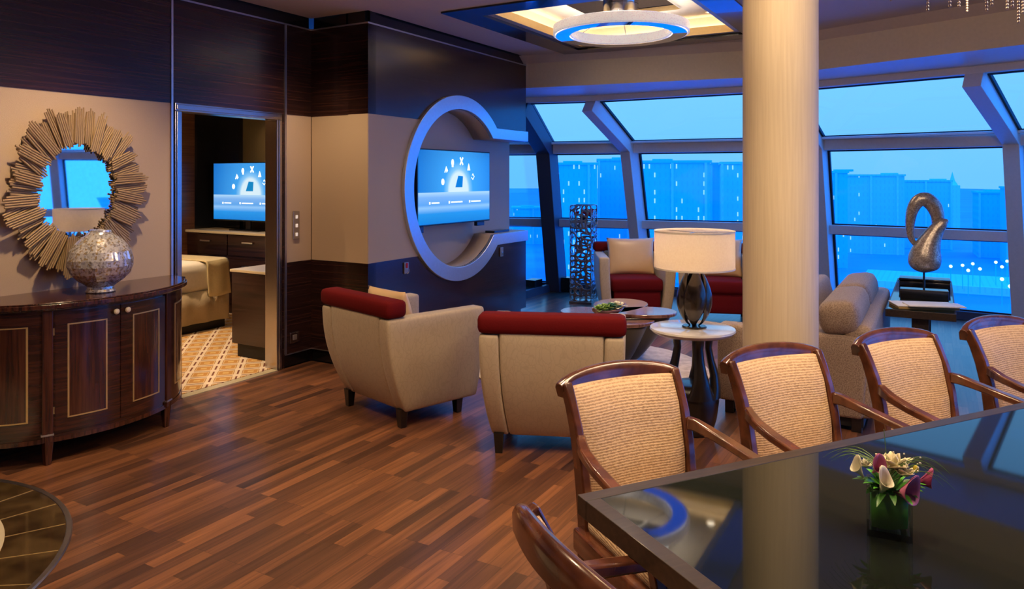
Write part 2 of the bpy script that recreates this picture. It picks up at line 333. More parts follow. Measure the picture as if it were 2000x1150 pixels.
def mat_screen():
    """television picture: blue field, white dome of light, pale band (object coords: x 0..1.24, z 0..0.7)"""
    m, n, l, b = new_mat('television_picture')
    t = n.new('ShaderNodeTexCoord'); s = n.new('ShaderNodeSeparateXYZ'); l.new(t.outputs['Object'], s.inputs[0])
    def mth(op, a, b_=None):
        q = n.new('ShaderNodeMath'); q.operation = op
        for i, v in enumerate((a, b_)):
            if v is None: continue
            if isinstance(v, (int, float)): q.inputs[i].default_value = v
            else: l.new(v, q.inputs[i])
        return q.outputs[0]
    dx = mth('DIVIDE', mth('SUBTRACT', s.outputs[0], .66), .19); dz = mth('DIVIDE', mth('SUBTRACT', s.outputs[2], .30), .22)
    d = mth('SQRT', mth('ADD', mth('MULTIPLY', dx, dx), mth('MULTIPLY', dz, dz)))
    r = n.new('ShaderNodeValToRGB'); l.new(mth('DIVIDE', d, 4.0), r.inputs[0]); el = r.color_ramp.elements
    el[0].position, el[0].color = 0, (.75, .92, 1, 1); el[1].position, el[1].color = 1, (.005, .16, .62, 1)
    for p, c in ((.215, (.72, .90, 1)), (.26, (.25, .60, .98)), (.34, (.05, .38, .90))):
        q = el.new(p); q.color = c4(c)
    # lower part: pale band then blue
    r2 = n.new('ShaderNodeValToRGB'); l.new(mth('DIVIDE', s.outputs[2], .70), r2.inputs[0]); e2 = r2.color_ramp.elements
    e2[0].position, e2[0].color = 0, (.005, .24, .75, 1); e2[1].position, e2[1].color = .42, (.45, .72, 1, 1)
    for p, c in ((.14, (.02, .32, .85)), (.22, (.30, .60, 1)), (.26, (.12, .40, .88)), (.36, (.22, .48, .92))):
        q = e2.new(p); q.color = c4(c)
    mx = n.new('ShaderNodeMix'); mx.data_type = 'RGBA'; l.new(mth('GREATER_THAN', s.outputs[2], .30), mx.inputs[0]); l.new(r2.outputs[0], mx.inputs[6]); l.new(r.outputs[0], mx.inputs[7])
    l.new(mx.outputs[2], b.inputs['Emission Color']); b.inputs['Emission Strength'].default_value = .95
    b.inputs['Base Color'].default_value = (.01, .01, .015, 1); b.inputs['Roughness'].default_value = .15
    return m
M['screen'] = mat_screen()
M['icon'] = emit('screen_icon', (.9, .97, 1), 1.1)
M['icondark'] = emit('screen_icon_blue', (.0, .20, .55), .8)

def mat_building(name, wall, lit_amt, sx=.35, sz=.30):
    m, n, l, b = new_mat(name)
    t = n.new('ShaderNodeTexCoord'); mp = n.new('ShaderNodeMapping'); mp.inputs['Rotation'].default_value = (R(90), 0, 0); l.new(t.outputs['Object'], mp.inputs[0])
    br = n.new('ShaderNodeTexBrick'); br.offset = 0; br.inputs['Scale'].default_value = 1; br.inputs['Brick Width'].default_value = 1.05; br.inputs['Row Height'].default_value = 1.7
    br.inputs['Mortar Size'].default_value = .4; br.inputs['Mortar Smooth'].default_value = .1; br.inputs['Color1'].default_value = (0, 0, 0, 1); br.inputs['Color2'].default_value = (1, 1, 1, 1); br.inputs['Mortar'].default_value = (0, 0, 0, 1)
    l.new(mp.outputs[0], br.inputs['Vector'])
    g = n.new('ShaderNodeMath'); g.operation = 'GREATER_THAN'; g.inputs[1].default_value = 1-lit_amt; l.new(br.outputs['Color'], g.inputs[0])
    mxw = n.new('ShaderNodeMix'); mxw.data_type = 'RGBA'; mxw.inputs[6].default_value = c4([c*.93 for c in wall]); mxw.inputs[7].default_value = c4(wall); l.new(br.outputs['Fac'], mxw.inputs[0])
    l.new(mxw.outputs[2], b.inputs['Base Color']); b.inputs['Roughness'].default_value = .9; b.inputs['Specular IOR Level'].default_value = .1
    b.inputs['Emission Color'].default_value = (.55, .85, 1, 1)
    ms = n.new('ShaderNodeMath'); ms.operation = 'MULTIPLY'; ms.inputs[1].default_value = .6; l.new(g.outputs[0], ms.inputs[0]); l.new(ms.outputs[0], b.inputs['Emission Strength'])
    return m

# ------------------------------------------------------------------ mesh helpers
class MB:
    def __init__(s): s.v = []; s.f = []
    def add(s, vs, fs, mat=None):
        o = len(s.v)
        s.v += [tuple(mat @ Vector(p)) if mat else tuple(p) for p in vs]
        s.f += [tuple(i+o for i in f) for f in fs]
        return s
    def box(s, x0, x1, y0, y1, z0, z1, mat=None):
        vs = [(x0,y0,z0),(x1,y0,z0),(x1,y1,z0),(x0,y1,z0),(x0,y0,z1),(x1,y0,z1),(x1,y1,z1),(x0,y1,z1)]
        return s.add(vs, [(0,3,2,1),(4,5,6,7),(0,1,5,4),(1,2,6,5),(2,3,7,6),(3,0,4,7)], mat)
    def rbox(s, x0, x1, y0, y1, z0, z1, r=.02, n=(3,3,3), fn=None, mat=None):
        """rounded box on a subdivided grid, optionally deformed by fn(p)"""
        lo = (x0,y0,z0); hi = (x1,y1,z1)
        ax = []
        for k in range(3):
            rr = min(r, (hi[k]-lo[k])/2*.98)
            a = [lo[k], lo[k]+rr*.35, lo[k]+rr]; b = [hi[k]-rr, hi[k]-rr*.35, hi[k]]
            mid = [a[-1]+(b[0]-a[-1])*i/(n[k]+1) for i in range(1, n[k]+1)]
            ax.append(a+mid+b)
        idx = {}; vs = []; fs = []
        def vid(i, j, k):
            key = (i,j,k)
            if key not in idx:
                p = Vector((ax[0][i], ax[1][j], ax[2][k]))
                q = Vector([min(max(p[c], lo[c]+min(r,(hi[c]-lo[c])/2*.98)), hi[c]-min(r,(hi[c]-lo[c])/2*.98)) for c in range(3)])
                d = p-q
                if d.length > 1e-9: p = q+d.normalized()*r if r <= min(hi[c]-lo[c] for c in range(3))/2 else q+d.normalized()*min(r, d.length)
                if fn: p = Vector(fn(p))
                idx[key] = len(vs); vs.append(p)
            return idx[key]
        N = [len(a) for a in ax]
        for k in (0, N[2]-1):
            for i in range(N[0]-1):
                for j in range(N[1]-1):
                    q = (vid(i,j,k), vid(i+1,j,k), vid(i+1,j+1,k), vid(i,j+1,k)); fs.append(q if k else q[::-1])
        for j in (0, N[1]-1):
            for i in range(N[0]-1):
                for k in range(N[2]-1):
                    q = (vid(i,j,k), vid(i+1,j,k), vid(i+1,j,k+1), vid(i,j,k+1)); fs.append(q[::-1] if j else q)
        for i in (0, N[0]-1):
            for j in range(N[1]-1):
                for k in range(N[2]-1):
                    q = (vid(i,j,k), vid(i,j+1,k), vid(i,j+1,k+1), vid(i,j,k+1)); fs.append(q if i else q[::-1])
        return s.add(vs, fs, mat)
    def lathe(s, prof, cx=0, cy=0, n=32, sx=1, sy=1, mat=None):
        vs = []; fs = []; m = len(prof)
        for i in range(n):
            a = 2*math.pi*i/n
            for (r, z) in prof: vs.append((cx+r*math.cos(a)*sx, cy+r*math.sin(a)*sy, z))
        for i in range(n):
            j = (i+1) % n
            for k in range(m-1): fs.append((i*m+k, j*m+k, j*m+k+1, i*m+k+1))
        if prof[0][0] > 1e-6: fs.append(tuple(i*m for i in range(n))[::-1])
        if prof[-1][0] > 1e-6: fs.append(tuple(i*m+m-1 for i in range(n)))
        return s.add(vs, fs, mat)
    def ringlathe(s, prof, cx=0, cy=0, n=48, mat=None):
        """closed profile revolved (rings)"""
        vs = []; fs = []; m = len(prof)
        for i in range(n):
            a = 2*math.pi*i/n
            for (r, z) in prof: vs.append((cx+r*math.cos(a), cy+r*math.sin(a), z))
        for i in range(n):
            j = (i+1) % n
            for k in range(m): fs.append((i*m+k, j*m+k, j*m+(k+1)%m, i*m+(k+1)%m))
        return s.add(vs, fs, mat)
    def sweep(s, path, size, up=(0,0,1), sec=None, mat=None, closed=False):
        """sweep a section along a path; size = (w,h) or list per point; section default rectangle"""
        P = [Vector(p) for p in path]; n = len(P); vs = []; fs = []
        sec = sec or [(-.5,-.5),(.5,-.5),(.5,.5),(-.5,.5)]; m = len(sec); up = Vector(up)
        for i in range(n):
            if closed: t = P[(i+1) % n]-P[i-1]
            else: t = (P[min(i+1,n-1)]-P[max(i-1,0)])
            t.normalize(); side = t.cross(up)
            if side.length < 1e-4: side = t.cross(Vector((1,0,0)))
            side.normalize(); u2 = side.cross(t).normalized()
            sz = size[i] if isinstance(size, list) else size
            for (a, b) in sec: vs.append(P[i]+side*a*sz[0]+u2*b*sz[1])
        for i in range(n if closed else n-1):
            for k in range(m): fs.append((i*m+k, i*m+(k+1)%m, ((i+1)%n)*m+(k+1)%m, ((i+1)%n)*m+k))
        if not closed:
            fs.append(tuple(range(m))[::-1]); fs.append(tuple((n-1)*m+k for k in range(m)))
        return s.add(vs, fs, mat)
    def tube(s, path, r, n=10, up=(0,0,1), mat=None, closed=False):
        sec = [(math.cos(2*math.pi*k/n), math.sin(2*math.pi*k/n)) for k in range(n)]
        if isinstance(r, (list, tuple)): sz = [(q, q) if not isinstance(q, tuple) else q for q in r]
        else: sz = (r, r)
        return s.sweep(path, sz, up, sec, mat, closed)
    def prism(s, poly, z0, z1, mat=None):
        n = len(poly); vs = [(x,y,z0) for x,y in poly]+[(x,y,z1) for x,y in poly]
        fs = [tuple(range(n))[::-1], tuple(range(n,2*n))]+[(i,(i+1)%n,(i+1)%n+n,i+n) for i in range(n)]
        return s.add(vs, fs, mat)
    def sphere(s, c, r, n=12, m=8, mat=None):
        rx, ry, rz = r if isinstance(r, tuple) else (r, r, r)
        prof = [(math.sin(math.pi*k/m), -math.cos(math.pi*k/m)) for k in range(m+1)]
        vs = [(c[0], c[1], c[2]-rz)]
        for k in range(1, m):
            for i in range(n):
                a = 2*math.pi*i/n; vs.append((c[0]+rx*prof[k][0]*math.cos(a), c[1]+ry*prof[k][0]*math.sin(a), c[2]+rz*prof[k][1]))
        vs.append((c[0], c[1], c[2]+rz)); fs = []
        for i in range(n): fs.append((0, 1+(i+1)%n, 1+i))
        for k in range(m-2):
            for i in range(n): fs.append((1+k*n+i, 1+k*n+(i+1)%n, 1+(k+1)*n+(i+1)%n, 1+(k+1)*n+i))
        L = len(vs)-1
        for i in range(n): fs.append((L, 1+(m-2)*n+i, 1+(m-2)*n+(i+1)%n))
        return s.add(vs, fs, mat)
    def build(s, name, mat, parent=None, smooth=True, bevel=0, loc=None, rot=None, angle=35, solid=0):
        me = bpy.data.meshes.new(name); me.from_pydata([tuple(p) for p in s.v], [], s.f); me.validate()
        bm = bmesh.new(); bm.from_mesh(me); bmesh.ops.recalc_face_normals(bm, faces=bm.faces); bm.to_mesh(me); bm.free()
        me.materials.append(M[mat] if isinstance(mat, str) else mat)
        if smooth:
            for p in me.polygons: p.use_smooth = True
            me.set_sharp_from_angle(angle=R(angle))
        o = bpy.data.objects.new(name, me); COL.objects.link(o)
        if loc is not None: o.location = loc
        if rot is not None: o.rotation_euler = rot
        if parent is not None: o.parent = parent
        if solid:
            q = o.modifiers.new('s', 'SOLIDIFY'); q.thickness = solid
        if bevel:
            q = o.modifiers.new('b', 'BEVEL'); q.width = bevel; q.segments = 2; q.limit_method = 'ANGLE'; q.angle_limit = R(40)
        return o
def thing(name, label, cat, loc=(0,0,0), rz=0, group=None):
    o = bpy.data.objects.new(name, None); COL.objects.link(o); o.empty_display_size = .1
    o.location = loc; o.rotation_euler = (0, 0, rz); o['label'] = label; o['category'] = cat
    if group: o['group'] = group
    return o
def tag(o, label, cat, group=None):
    o['label'] = label; o['category'] = cat
    if group: o['group'] = group
    return o
def struct(name, loc=(0,0,0), rz=0):
    o = bpy.data.objects.new(name, None); COL.objects.link(o); o.location = loc; o.rotation_euler = (0,0,rz); o['kind'] = 'structure'
    return o
def st(o): o['kind'] = 'structure'; return o
def kids(o): return [c for c in bpy.data.objects if c.parent == o]
def copy_tree(o, parent=None, children=None):
    c = o.copy(); COL.objects.link(c); c.parent = parent
    for ch in kids(o): copy_tree(ch, c)
    return c
def place(o, x, y, rz, z=None, label=None, group=None):
    o.location = (x, y, o.location.z if z is None else z); o.rotation_euler = (0, 0, rz)
    if label: o['label'] = label
    if group: o['group'] = group
    return o
# ------------------------------------------------------------------ the room shell
CEIL = 3.0
PA = (-1.761, 6.47); PB = (-1.2, 6.146)          # inner corner beside the bedroom door, corner of the television wall
RZW = R(-120); RZU = R(60); RZR = R(-30)
def W(a, d=0, z=0):      # a metres along the door wall from the corner, d metres out into the room
    return (PA[0]-.5*a+.866*d, PA[1]-.866*a-.5*d, z)
K = [(-2.3,10.9),(.536,10.3),(1.643,9.939),(3.77,8.98),(5.303,7.753),(6.55,6.2),(7.3,4.3),(7.6,2.2),(7.6,0),(7.6,-2.6)]
H = [(-2.3,9.9),(.118,9.41),(.988,9.18),(2.98,8.03),(4.23,6.74),(5.35,5.4),(6.0,3.8),(6.2,2.0),(6.2,0),(6.2,-2.6)]
S = [(-2.3,9.1),(.188,8.50),(1.65,7.92),(2.39,7.64),(2.94,7.07),(3.98,5.74),(4.75,4.8),(5.2,3.5),(5.4,1.9),(5.4,0),(5.4,-2.6)]
B = []
for i, k in enumerate(K):
    d = Vector((k[0]-H[i][0], k[1]-H[i][1])).normalized(); B.append((k[0]+d.x*.40, k[1]+d.y*.40))
ZK, ZH, ZS = 2.0, 2.62, 2.64

# floor
fl = [B[i] for i in range(len(B))]+[(-4.4,-2.6),(-6.3,-1.0)]+[W(5.6)[:2]]+[W(0)[:2]]+[PB]+[(.15,8.48),(-.4,8.8),(-2.3,9.9)]
tri = tessellate_polygon([[Vector((x, y, 0)) for x, y in fl]])
m = MB(); m.add([(x, y, 0) for x, y in fl], [tuple(t) for t in tri]); o = m.build('floor', 'floor', smooth=False); st(o)
o = MB().prism([B[i] for i in range(len(B))]+[(-7,-2.6),(-7,14)], -.30, -.02).build('floor_slab', 'blackmatte', smooth=False); st(o); o.name = 'floor.001'

# ceiling with the square tray opening
TA = (-.60, 6.20); TL, TW = 2.45, 2.25
def T(u, v, z=0): return (TA[0]+.5*u+.866*v, TA[1]+.866*u-.5*v, z)
hole = [T(0,0), T(TL,0), T(TL,TW), T(0,TW)]
outer = [(-2.3,9.1)]+S[1:]+[(-4.4,-2.6),(-6.3,-1.0)]+[W(5.6)[:2]]+[W(0)[:2]]+[PB]+[(.15,8.48),(-.3,8.9)]
pts = [Vector((x, y, CEIL)) for x, y in outer]+[Vector((h[0], h[1], CEIL)) for h in hole]
tri = tessellate_polygon([pts[:len(outer)], pts[len(outer):]])
m = MB(); m.add(pts, [tuple(t) for t in tri]); st(m.build('ceiling', 'ceiling', smooth=False))
# roof over everything (keeps the sky out of the shell)
m = MB(); roof = [(x, y) for x, y in S]+[(-7,-2.6),(-7,14)]
m.prism(roof, 3.30, 3.36); r_ = m.build('ceiling.001', 'ceiling', smooth=False); st(r_)

# tray: dark lacquer frame, gilt ledge, lit cove, upper panel
tr = struct('ceiling_tray', (TA[0], TA[1], 0), RZU)   # local x = along u, local y = -v
def ringpoly(m, x0, x1, y0, y1, w_, z0, z1):
    m.box(x0, x1, y0, y0+w_, z0, z1); m.box(x0, x1, y1-w_, y1, z0, z1)
    m.box(x0, x0+w_, y0+w_, y1-w_, z0, z1); m.box(x1-w_, x1, y0+w_, y1-w_, z0, z1)
m = MB(); ringpoly(m, 0, TL, -TW, 0, .25, 2.985, 3.04); m.build('lacquer_frame', 'darkpanel', tr, smooth=False)
m = MB(); ringpoly(m, .25, TL-.25, -TW+.25, -.25, .07, 3.01, 3.04); ringpoly(m, .305, TL-.305, -TW+.305, -.305, .015, 3.04, 3.085); m.build('gilt_ledge', 'gold', tr, smooth=False)
m = MB(); ringpoly(m, .24, TL-.24, -TW+.24, -.24, .02, 3.03, 3.22); m.build('tray_side', 'cream', tr, smooth=False)
m = MB(); m.box(.24, TL-.24, -TW+.24, -.24, 3.19, 3.22); m.build('tray_panel', 'cream', tr, smooth=False)
m = MB(); ringpoly(m, .27, TL-.27, -TW+.27, -.27, .035, 3.045, 3.06); m.build('cove_light', 'cove', tr, smooth=False)
m = MB(); m.box(.80, TL-.80, -TW+.70, -.70, 3.172, 3.19); m.build('mirror_panel', 'mirror', tr, smooth=False)
for i, (u, v) in enumerate(((.52, .50), (TL-.5, .50), (TL-.5, TW-.5))):
    x, y, z = T(u, v)
    d = thing('recessed_downlight', ['small recessed downlight in the tray, nearest the dark wall', 'small recessed downlight at the far corner of the ceiling tray', 'small recessed downlight in the tray beside the column'][i], 'downlight', (x, y, 3.18), 0, 'downlights in the ceiling tray')
    MB().ringlathe([(.035, 0), (.05, 0), (.05, .008), (.035, .008)], n=20).build('trim_ring', 'chrome', d)
    MB().lathe([(0, .002), (.035, .002), (.035, .008), (0, .008)], n=20).build('lens', 'downlens', d)
spot(*T(.52, .5, 3.17), 10, 100, .8)

# soffit following the window wall
so = struct('ceiling_soffit')
m = MB()
for i in range(len(S)-1):
    (x0, y0), (x1, y1) = S[i], S[i+1]
    m.add([(x0,y0,ZS),(x1,y1,ZS),(x1,y1,2.92),(x0,y0,2.92)], [(0,1,2,3)])
m.build('soffit_face', 'cream', so, angle=60)
m = MB()
cc = Vector((0, 2))
for i in range(len(S)-1):
    q = []
    for (x, y) in (S[i], S[i+1]):
        d = (cc-Vector((x, y))).normalized()*.10; q.append((x+d.x, y+d.y))
    (x0, y0), (x1, y1) = S[i], S[i+1]
    m.add([(x0,y0,2.92),(x1,y1,2.92),(q[1][0],q[1][1],3.0),(q[0][0],q[0][1],3.0)], [(0,1,2,3)])
m.build('soffit_cove', 'ceiling', so, angle=60)
m = MB()
top = [Vector((x, y, ZS)) for x, y in S]+[Vector((x, y, ZH)) for x, y in H[::-1]]
tri = tessellate_polygon([[Vector((p.x, p.y, 0)) for p in top]]); m.add(top, [tuple(t) for t in tri]); m.build('soffit_underside', 'mullion', so, smooth=False)
# fascia above the roof glass
m = MB()
for i in range(len(H)-1):
    (x0, y0), (x1, y1) = H[i], H[i+1]
    m.add([(x0,y0,ZH),(x1,y1,ZH),(x1,y1,3.33),(x0,y0,3.33)], [(0,1,2,3)])
m.build('outer_fascia', 'cream', so, smooth=False)
m = MB(); top = [Vector((x, y, 3.33)) for x, y in S]+[Vector((x, y, 3.33)) for x, y in H[::-1]]
tri = tessellate_polygon([[Vector((p.x, p.y, 0)) for p in top]]); m.add(top, [tuple(t) for t in tri]); m.build('outer_deck', 'cream', so, smooth=False)

# windows: mullions, rails, panes
def lerp(a, b, t): return tuple(a[k]+(b[k]-a[k])*t for k in range(len(a)))
def node(i, z):         # point on the sloping glass line of mullion i at height z
    if z <= ZK: p = lerp(B[i], K[i], z/ZK)
    else: p = lerp(K[i], H[i], (z-ZK)/(ZH-ZK))
    return (p[0], p[1], z)
def inward(i):
    d = Vector((H[i][0]-K[i][0], H[i][1]-K[i][1], 0)).normalized(); return d
for i in range(len(K)):
    mu = struct('window_mullion' if i else 'window_mullion')
    d = inward(i); wdt = .15 if i != 1 else .20; dep = .24 if i != 1 else .30
    path = [Vector(node(i, z))+d*(dep/2) for z in (0, 1.0)]+[Vector(node(i, ZK))+d*(dep/2)]+[Vector(node(i, ZH+.01))+d*.02+Vector((0,0,-.10))]
    side = d.cross(Vector((0,0,1)))
    # loft with a constant in-plane side direction
    secs = [(path[0], d), (path[1], d), (path[2], (d*.9+Vector((0,0,-.43))).normalized()), (path[3], (d*.55+Vector((0,0,-.83))).normalized())]
    vs = []; fs = []
    for (p, n_) in secs:
        for (a, b_) in ((-.5,-.5),(.5,-.5),(.5,.5),(-.5,.5)): vs.append(p+side*a*wdt+n_*b_*dep)
    for k in range(3):
        for q in range(4): fs.append((k*4+q, k*4+(q+1)%4, (k+1)*4+(q+1)%4, (k+1)*4+q))
    fs += [(0,1,2,3), (12,13,14,15)]
    MB().add(vs, fs).build('post', 'navy' if i == 1 else 'mullion', mu, smooth=False, bevel=.006)  # corner post takes the painted shade tone, other posts stay off-white
for i in range(len(K)-1):
    wn = struct('window_%d' % (i+1))
    d0 = (inward(i)+inward(i+1)).normalized()
    along = Vector((K[i+1][0]-K[i][0], K[i+1][1]-K[i][1], 0)).normalized()
    def bar(name, mat, z, h, dep, off=0, inn=0):
        a = Vector(node(i, z))+d0*(dep/2+inn)+Vector((0,0,off)); b_ = Vector(node(i+1, z))+d0*(dep/2+inn)+Vector((0,0,off))
        MB().sweep([a, b_], (dep, h)).build(name, mat, wn, smooth=False, bevel=.005)
    bar('transom', 'mullion', ZK, .13, .16)
    bar('transom_ledge', 'mullion', ZK+.075, .03, .10)
    bar('rail', 'mullion', .975, .11, .14)
    bar('sill', 'navy', .05, .10, .10)
    bar('head', 'mullion', ZH-.03, .07, .10)
    for (z0, z1) in ((.1, .92), (1.03, ZK-.065), (ZK+.09, ZH-.06)):
        p = [Vector(node(i, z0)), Vector(node(i+1, z0)), Vector(node(i+1, z1)), Vector(node(i, z1))]
        g = Vector(-d0*.01)
        MB().add([q+g for q in p], [(0,1,2,3)]).build('pane', 'pane', wn, smooth=False)
        # dark gasket on all four sides
        mb = MB()
        for s0, s1 in ((0,1),(1,2),(2,3),(3,0)):
            dd = (p[s1]-p[s0]).normalized(); ins = .09 if s0 in (1,3) else 0
            off = Vector((0,0,0))
            if s0 == 1: off = -along*.088
            if s0 == 3: off = along*.088
            mb.sweep([p[s0]+off+d0*.02, p[s1]+off+d0*.02], (.03, .03), up=d0)
        mb.build('gasket', 'gasket', wn, smooth=False)

# glass screen between the television wall and the window corner
gs = struct('window_screen', (.70, 10.75, 0), R(-120))
MB().box(0, 2.3, -.03, .03, 0, .10).build('screen_base', 'navy', gs, smooth=False)
MB().box(.12, 2.3, -.006, .006, .10, 1.96).build('pane', 'pane', gs, smooth=False)
MB().box(.26, .285, -.02, .02, .10, 1.96).build('screen_edge', 'silver', gs, smooth=False)

# ---------------- walls
def panel_set(root, x0, x1, y0, y1, names=True):
    """the room's standard wall: black base, veneer dado, beige field, veneer frieze, cornice (local frame)"""
    MB().box(x0, x1, y0, y1-.02 if y1 > y0 else y1, 0, .113).build('baseboard', 'black', root, smooth=False)
    MB().box(x0, x1, y0, y1, .113, .887).build('lower_veneer', 'macassar', root, smooth=False)
    MB().box(x0, x1, y0, y1-.004, .887, 2.14).build('beige_field', 'wallcover', root, smooth=False)
    MB().box(x0, x1, y0, y1, 2.14, 2.90).build('upper_veneer', 'macassar', root, smooth=False)
    MB().box(x0, x1, y0, y1-.03, 2.90, 3.02).build('cornice', 'black', root, smooth=False)
    MB().box(x0, x1, y1-.005, y1+.006, 2.893, 2.905).build('cornice_trim', 'silver', root, smooth=False)
    MB().box(x0, x1, y1-.005, y1+.004, .105, .113).build('base_trim', 'silver', root, smooth=False)
D0, D1, DH = .344, 1.342, 2.146
wd = struct('wall_left', (PA[0], PA[1], 0), RZW)
panel_set(wd, 0, D0-.045, -.12, 0)
panel_set(wd, D1+.03, 5.6, -.12, 0)
MB().box(D0-.045, D1+.03, -.12, 0, DH, 2.90).build('over_door_veneer', 'macassar', wd, smooth=False)
MB().box(D0-.045, D1+.03, -.12, -.03, 2.90, 3.02).build('cornice', 'black', wd, smooth=False)
MB().box(D0-.045, D1+.03, -.005, .006, 2.893, 2.905).build('cornice_trim', 'silver', wd, smooth=False)
MB().box(D0-.055, D0-.035, -.01, .008, .113, 2.90).build('vertical_trim', 'silver', wd, smooth=False)
MB().box(D1+.012, D1+.028, -.01, .008, 0, 2.90).build('vertical_trim', 'silver', wd, smooth=False)
MB().box(D0-.035, D0, -.12, 0, 0, DH).box(D1, D1+.012, -.12, 0, 0, DH).build('reveal_strip', 'macassar', wd, smooth=False)
wr = struct('wall_return', (PA[0], PA[1], 0), RZR+R(180))   # local x runs back toward PA; faces the camera's side
LR = .648
# frame: local x = -v, local y = -u (toward the camera side)
wr.location = (PB[0], PB[1], 0)
panel_set(wr, 0, LR, -.10, 0)

# television wall: front layer 0.22 thick with a round opening running into a slot
wt = struct('wall_television', (PB[0], PB[1], 0), RZU)     # local x = along, local y = into the wall
LT = 2.72; CX, CZ, RI, RO = 1.366, 1.503, .780, .917; NZ0, NZ1 = 1.0, 2.02
def opening(x):
    dx = x-CX; zs = []
    lo = hi = None
    if abs(dx) < RI:
        h = math.sqrt(RI*RI-dx*dx); lo, hi = CZ-h, CZ+h
    if dx > .5:
        lo = min(lo, NZ0) if lo is not None else NZ0; hi = max(hi, NZ1) if hi is not None else NZ1
    return lo, hi
xs = [0]+[CX-RI*math.cos(math.pi*k/72) for k in range(73)]
xs += [CX+math.sqrt(RI*RI-(NZ1-CZ)**2), CX+math.sqrt(RI*RI-(CZ-NZ0)**2), CX+.501, LT]
xs = sorted(set(round(v, 5) for v in xs))
def layer(name, mat, za, zb, y=0):
    mb = MB()
    for i in range(len(xs)-1):
        x0, x1 = xs[i], xs[i+1]; xm0, xm1 = x0+1e-5, x1-1e-5
        l0, h0 = opening(xm0); l1, h1 = opening(xm1)
        if l0 is None and l1 is None:
            mb.box(x0, x1, y, .22, za, zb); continue
        if l0 is None: l0 = h0 = CZ
        if l1 is None: l1 = h1 = CZ
        for (a0, a1, b0, b1) in ((za, za, min(max(l0, za), zb), min(max(l1, za), zb)), (max(min(h0, zb), za), max(min(h1, zb), za), zb, zb)):
            if b0-a0 < 1e-4 and b1-a1 < 1e-4: continue
            mb.add([(x0,y,a0),(x1,y,a1),(x1,y,b1),(x0,y,b0),(x0,.22,a0),(x1,.22,a1),(x1,.22,b1),(x0,.22,b0)],
                   [(0,1,2,3),(7,6,5,4),(0,4,5,1),(3,2,6,7),(1,5,6,2),(0,3,7,4)])
    return mb.build(name, mat, wt, smooth=False)
MB().box(.03, LT-.03, .05, .22, 0, .113).build('baseboard', 'black', wt, smooth=False)
layer('lower_veneer', 'macassar', .113, .887)
layer('beige_field', 'wallcover', .887, 2.14, .003)
layer('upper_veneer', 'macassar', 2.14, 2.90)
MB().box(0, LT, .03, .22, 2.90, 3.02).build('cornice', 'black', wt, smooth=False)
MB().box(-.006, LT, -.006, .005, 2.893, 2.905).build('cornice_trim', 'silver', wt, smooth=False)
MB().box(.12, LT, .22, .26, 0, 3.02).build('recess_back', 'recess', wt, smooth=False)
MB().box(.02, LT, .26, .34, 0, 3.02).build('wall_core', 'macassar', wt, smooth=False)
# pearl-white trim round the opening
ti, to = [], []
a_top_i = math.atan2(NZ1-CZ, math.sqrt(RI*RI-(NZ1-CZ)**2)); zo1 = NZ1+.115; zo0 = NZ0-.115
a_top_o = math.atan2(zo1-CZ, math.sqrt(RO*RO-(zo1-CZ)**2))
a_bot_i = math.atan2(NZ0-CZ, math.sqrt(RI*RI-(NZ0-CZ)**2)); a_bot_o = math.atan2(zo0-CZ, math.sqrt(RO*RO-(zo0-CZ)**2))
ti.append((LT+.003, NZ1)); to.append((LT+.003, zo1))
N_ = 90
for k in range(N_+1):
    ai = a_top_i+(2*math.pi+a_bot_i-a_top_i)*k/N_; ao = a_top_o+(2*math.pi+a_bot_o-a_top_o)*k/N_
    ti.append((CX+RI*math.cos(ai), CZ+RI*math.sin(ai))); to.append((CX+RO*math.cos(ao), CZ+RO*math.sin(ao)))
ti.append((LT+.003, NZ0)); to.append((LT+.003, zo0))
vs = []; fs = []
for (a, b_) in zip(ti, to):
    vs += [(a[0], -.03, a[1]), (b_[0], -.03, b_[1]), (b_[0], .01, b_[1]), (a[0], .01, a[1])]
for k in range(len(ti)-1):
    for q in range(4): fs.append((k*4+q, k*4+(q+1)%4, k*4+4+(q+1)%4, k*4+4+q))
L = len(ti)-1; fs += [(0,1,2,3), (L*4, L*4+1, L*4+2, L*4+3)]
MB().add(vs, fs).build('opening_trim', 'ringpaint', wt, angle=30, bevel=.004)
vs = []; fs = []
for a in ti:
    c = Vector((CX, CZ)); vs += [(a[0], .01, a[1]), (a[0], .22, a[1])]
for k in range(len(ti)-1): fs.append((2*k, 2*k+1, 2*k+3, 2*k+2))
o = MB().add(vs, fs).build('opening_lining', 'recess', wt, angle=30, solid=.004)

# walls behind and beside the camera
def plainwall(name, p, q, mat='wallcover'):
    L_ = math.hypot(q[0]-p[0], q[1]-p[1]); o = MB().box(0, L_, -.1, 0, 0, 3.3).build(name, mat, smooth=False)
    o.location = (p[0], p[1], 0); o.rotation_euler = (0, 0, math.atan2(q[1]-p[1], q[0]-p[0])); return st(o)
plainwall('wall_rear', (7.7,-2.6), (-4.4,-2.6)); plainwall('wall_entry', (-4.4,-2.6), (-6.4,-1.0)); plainwall('wall_side', (-6.35,-1.1), W(5.6)[:2])

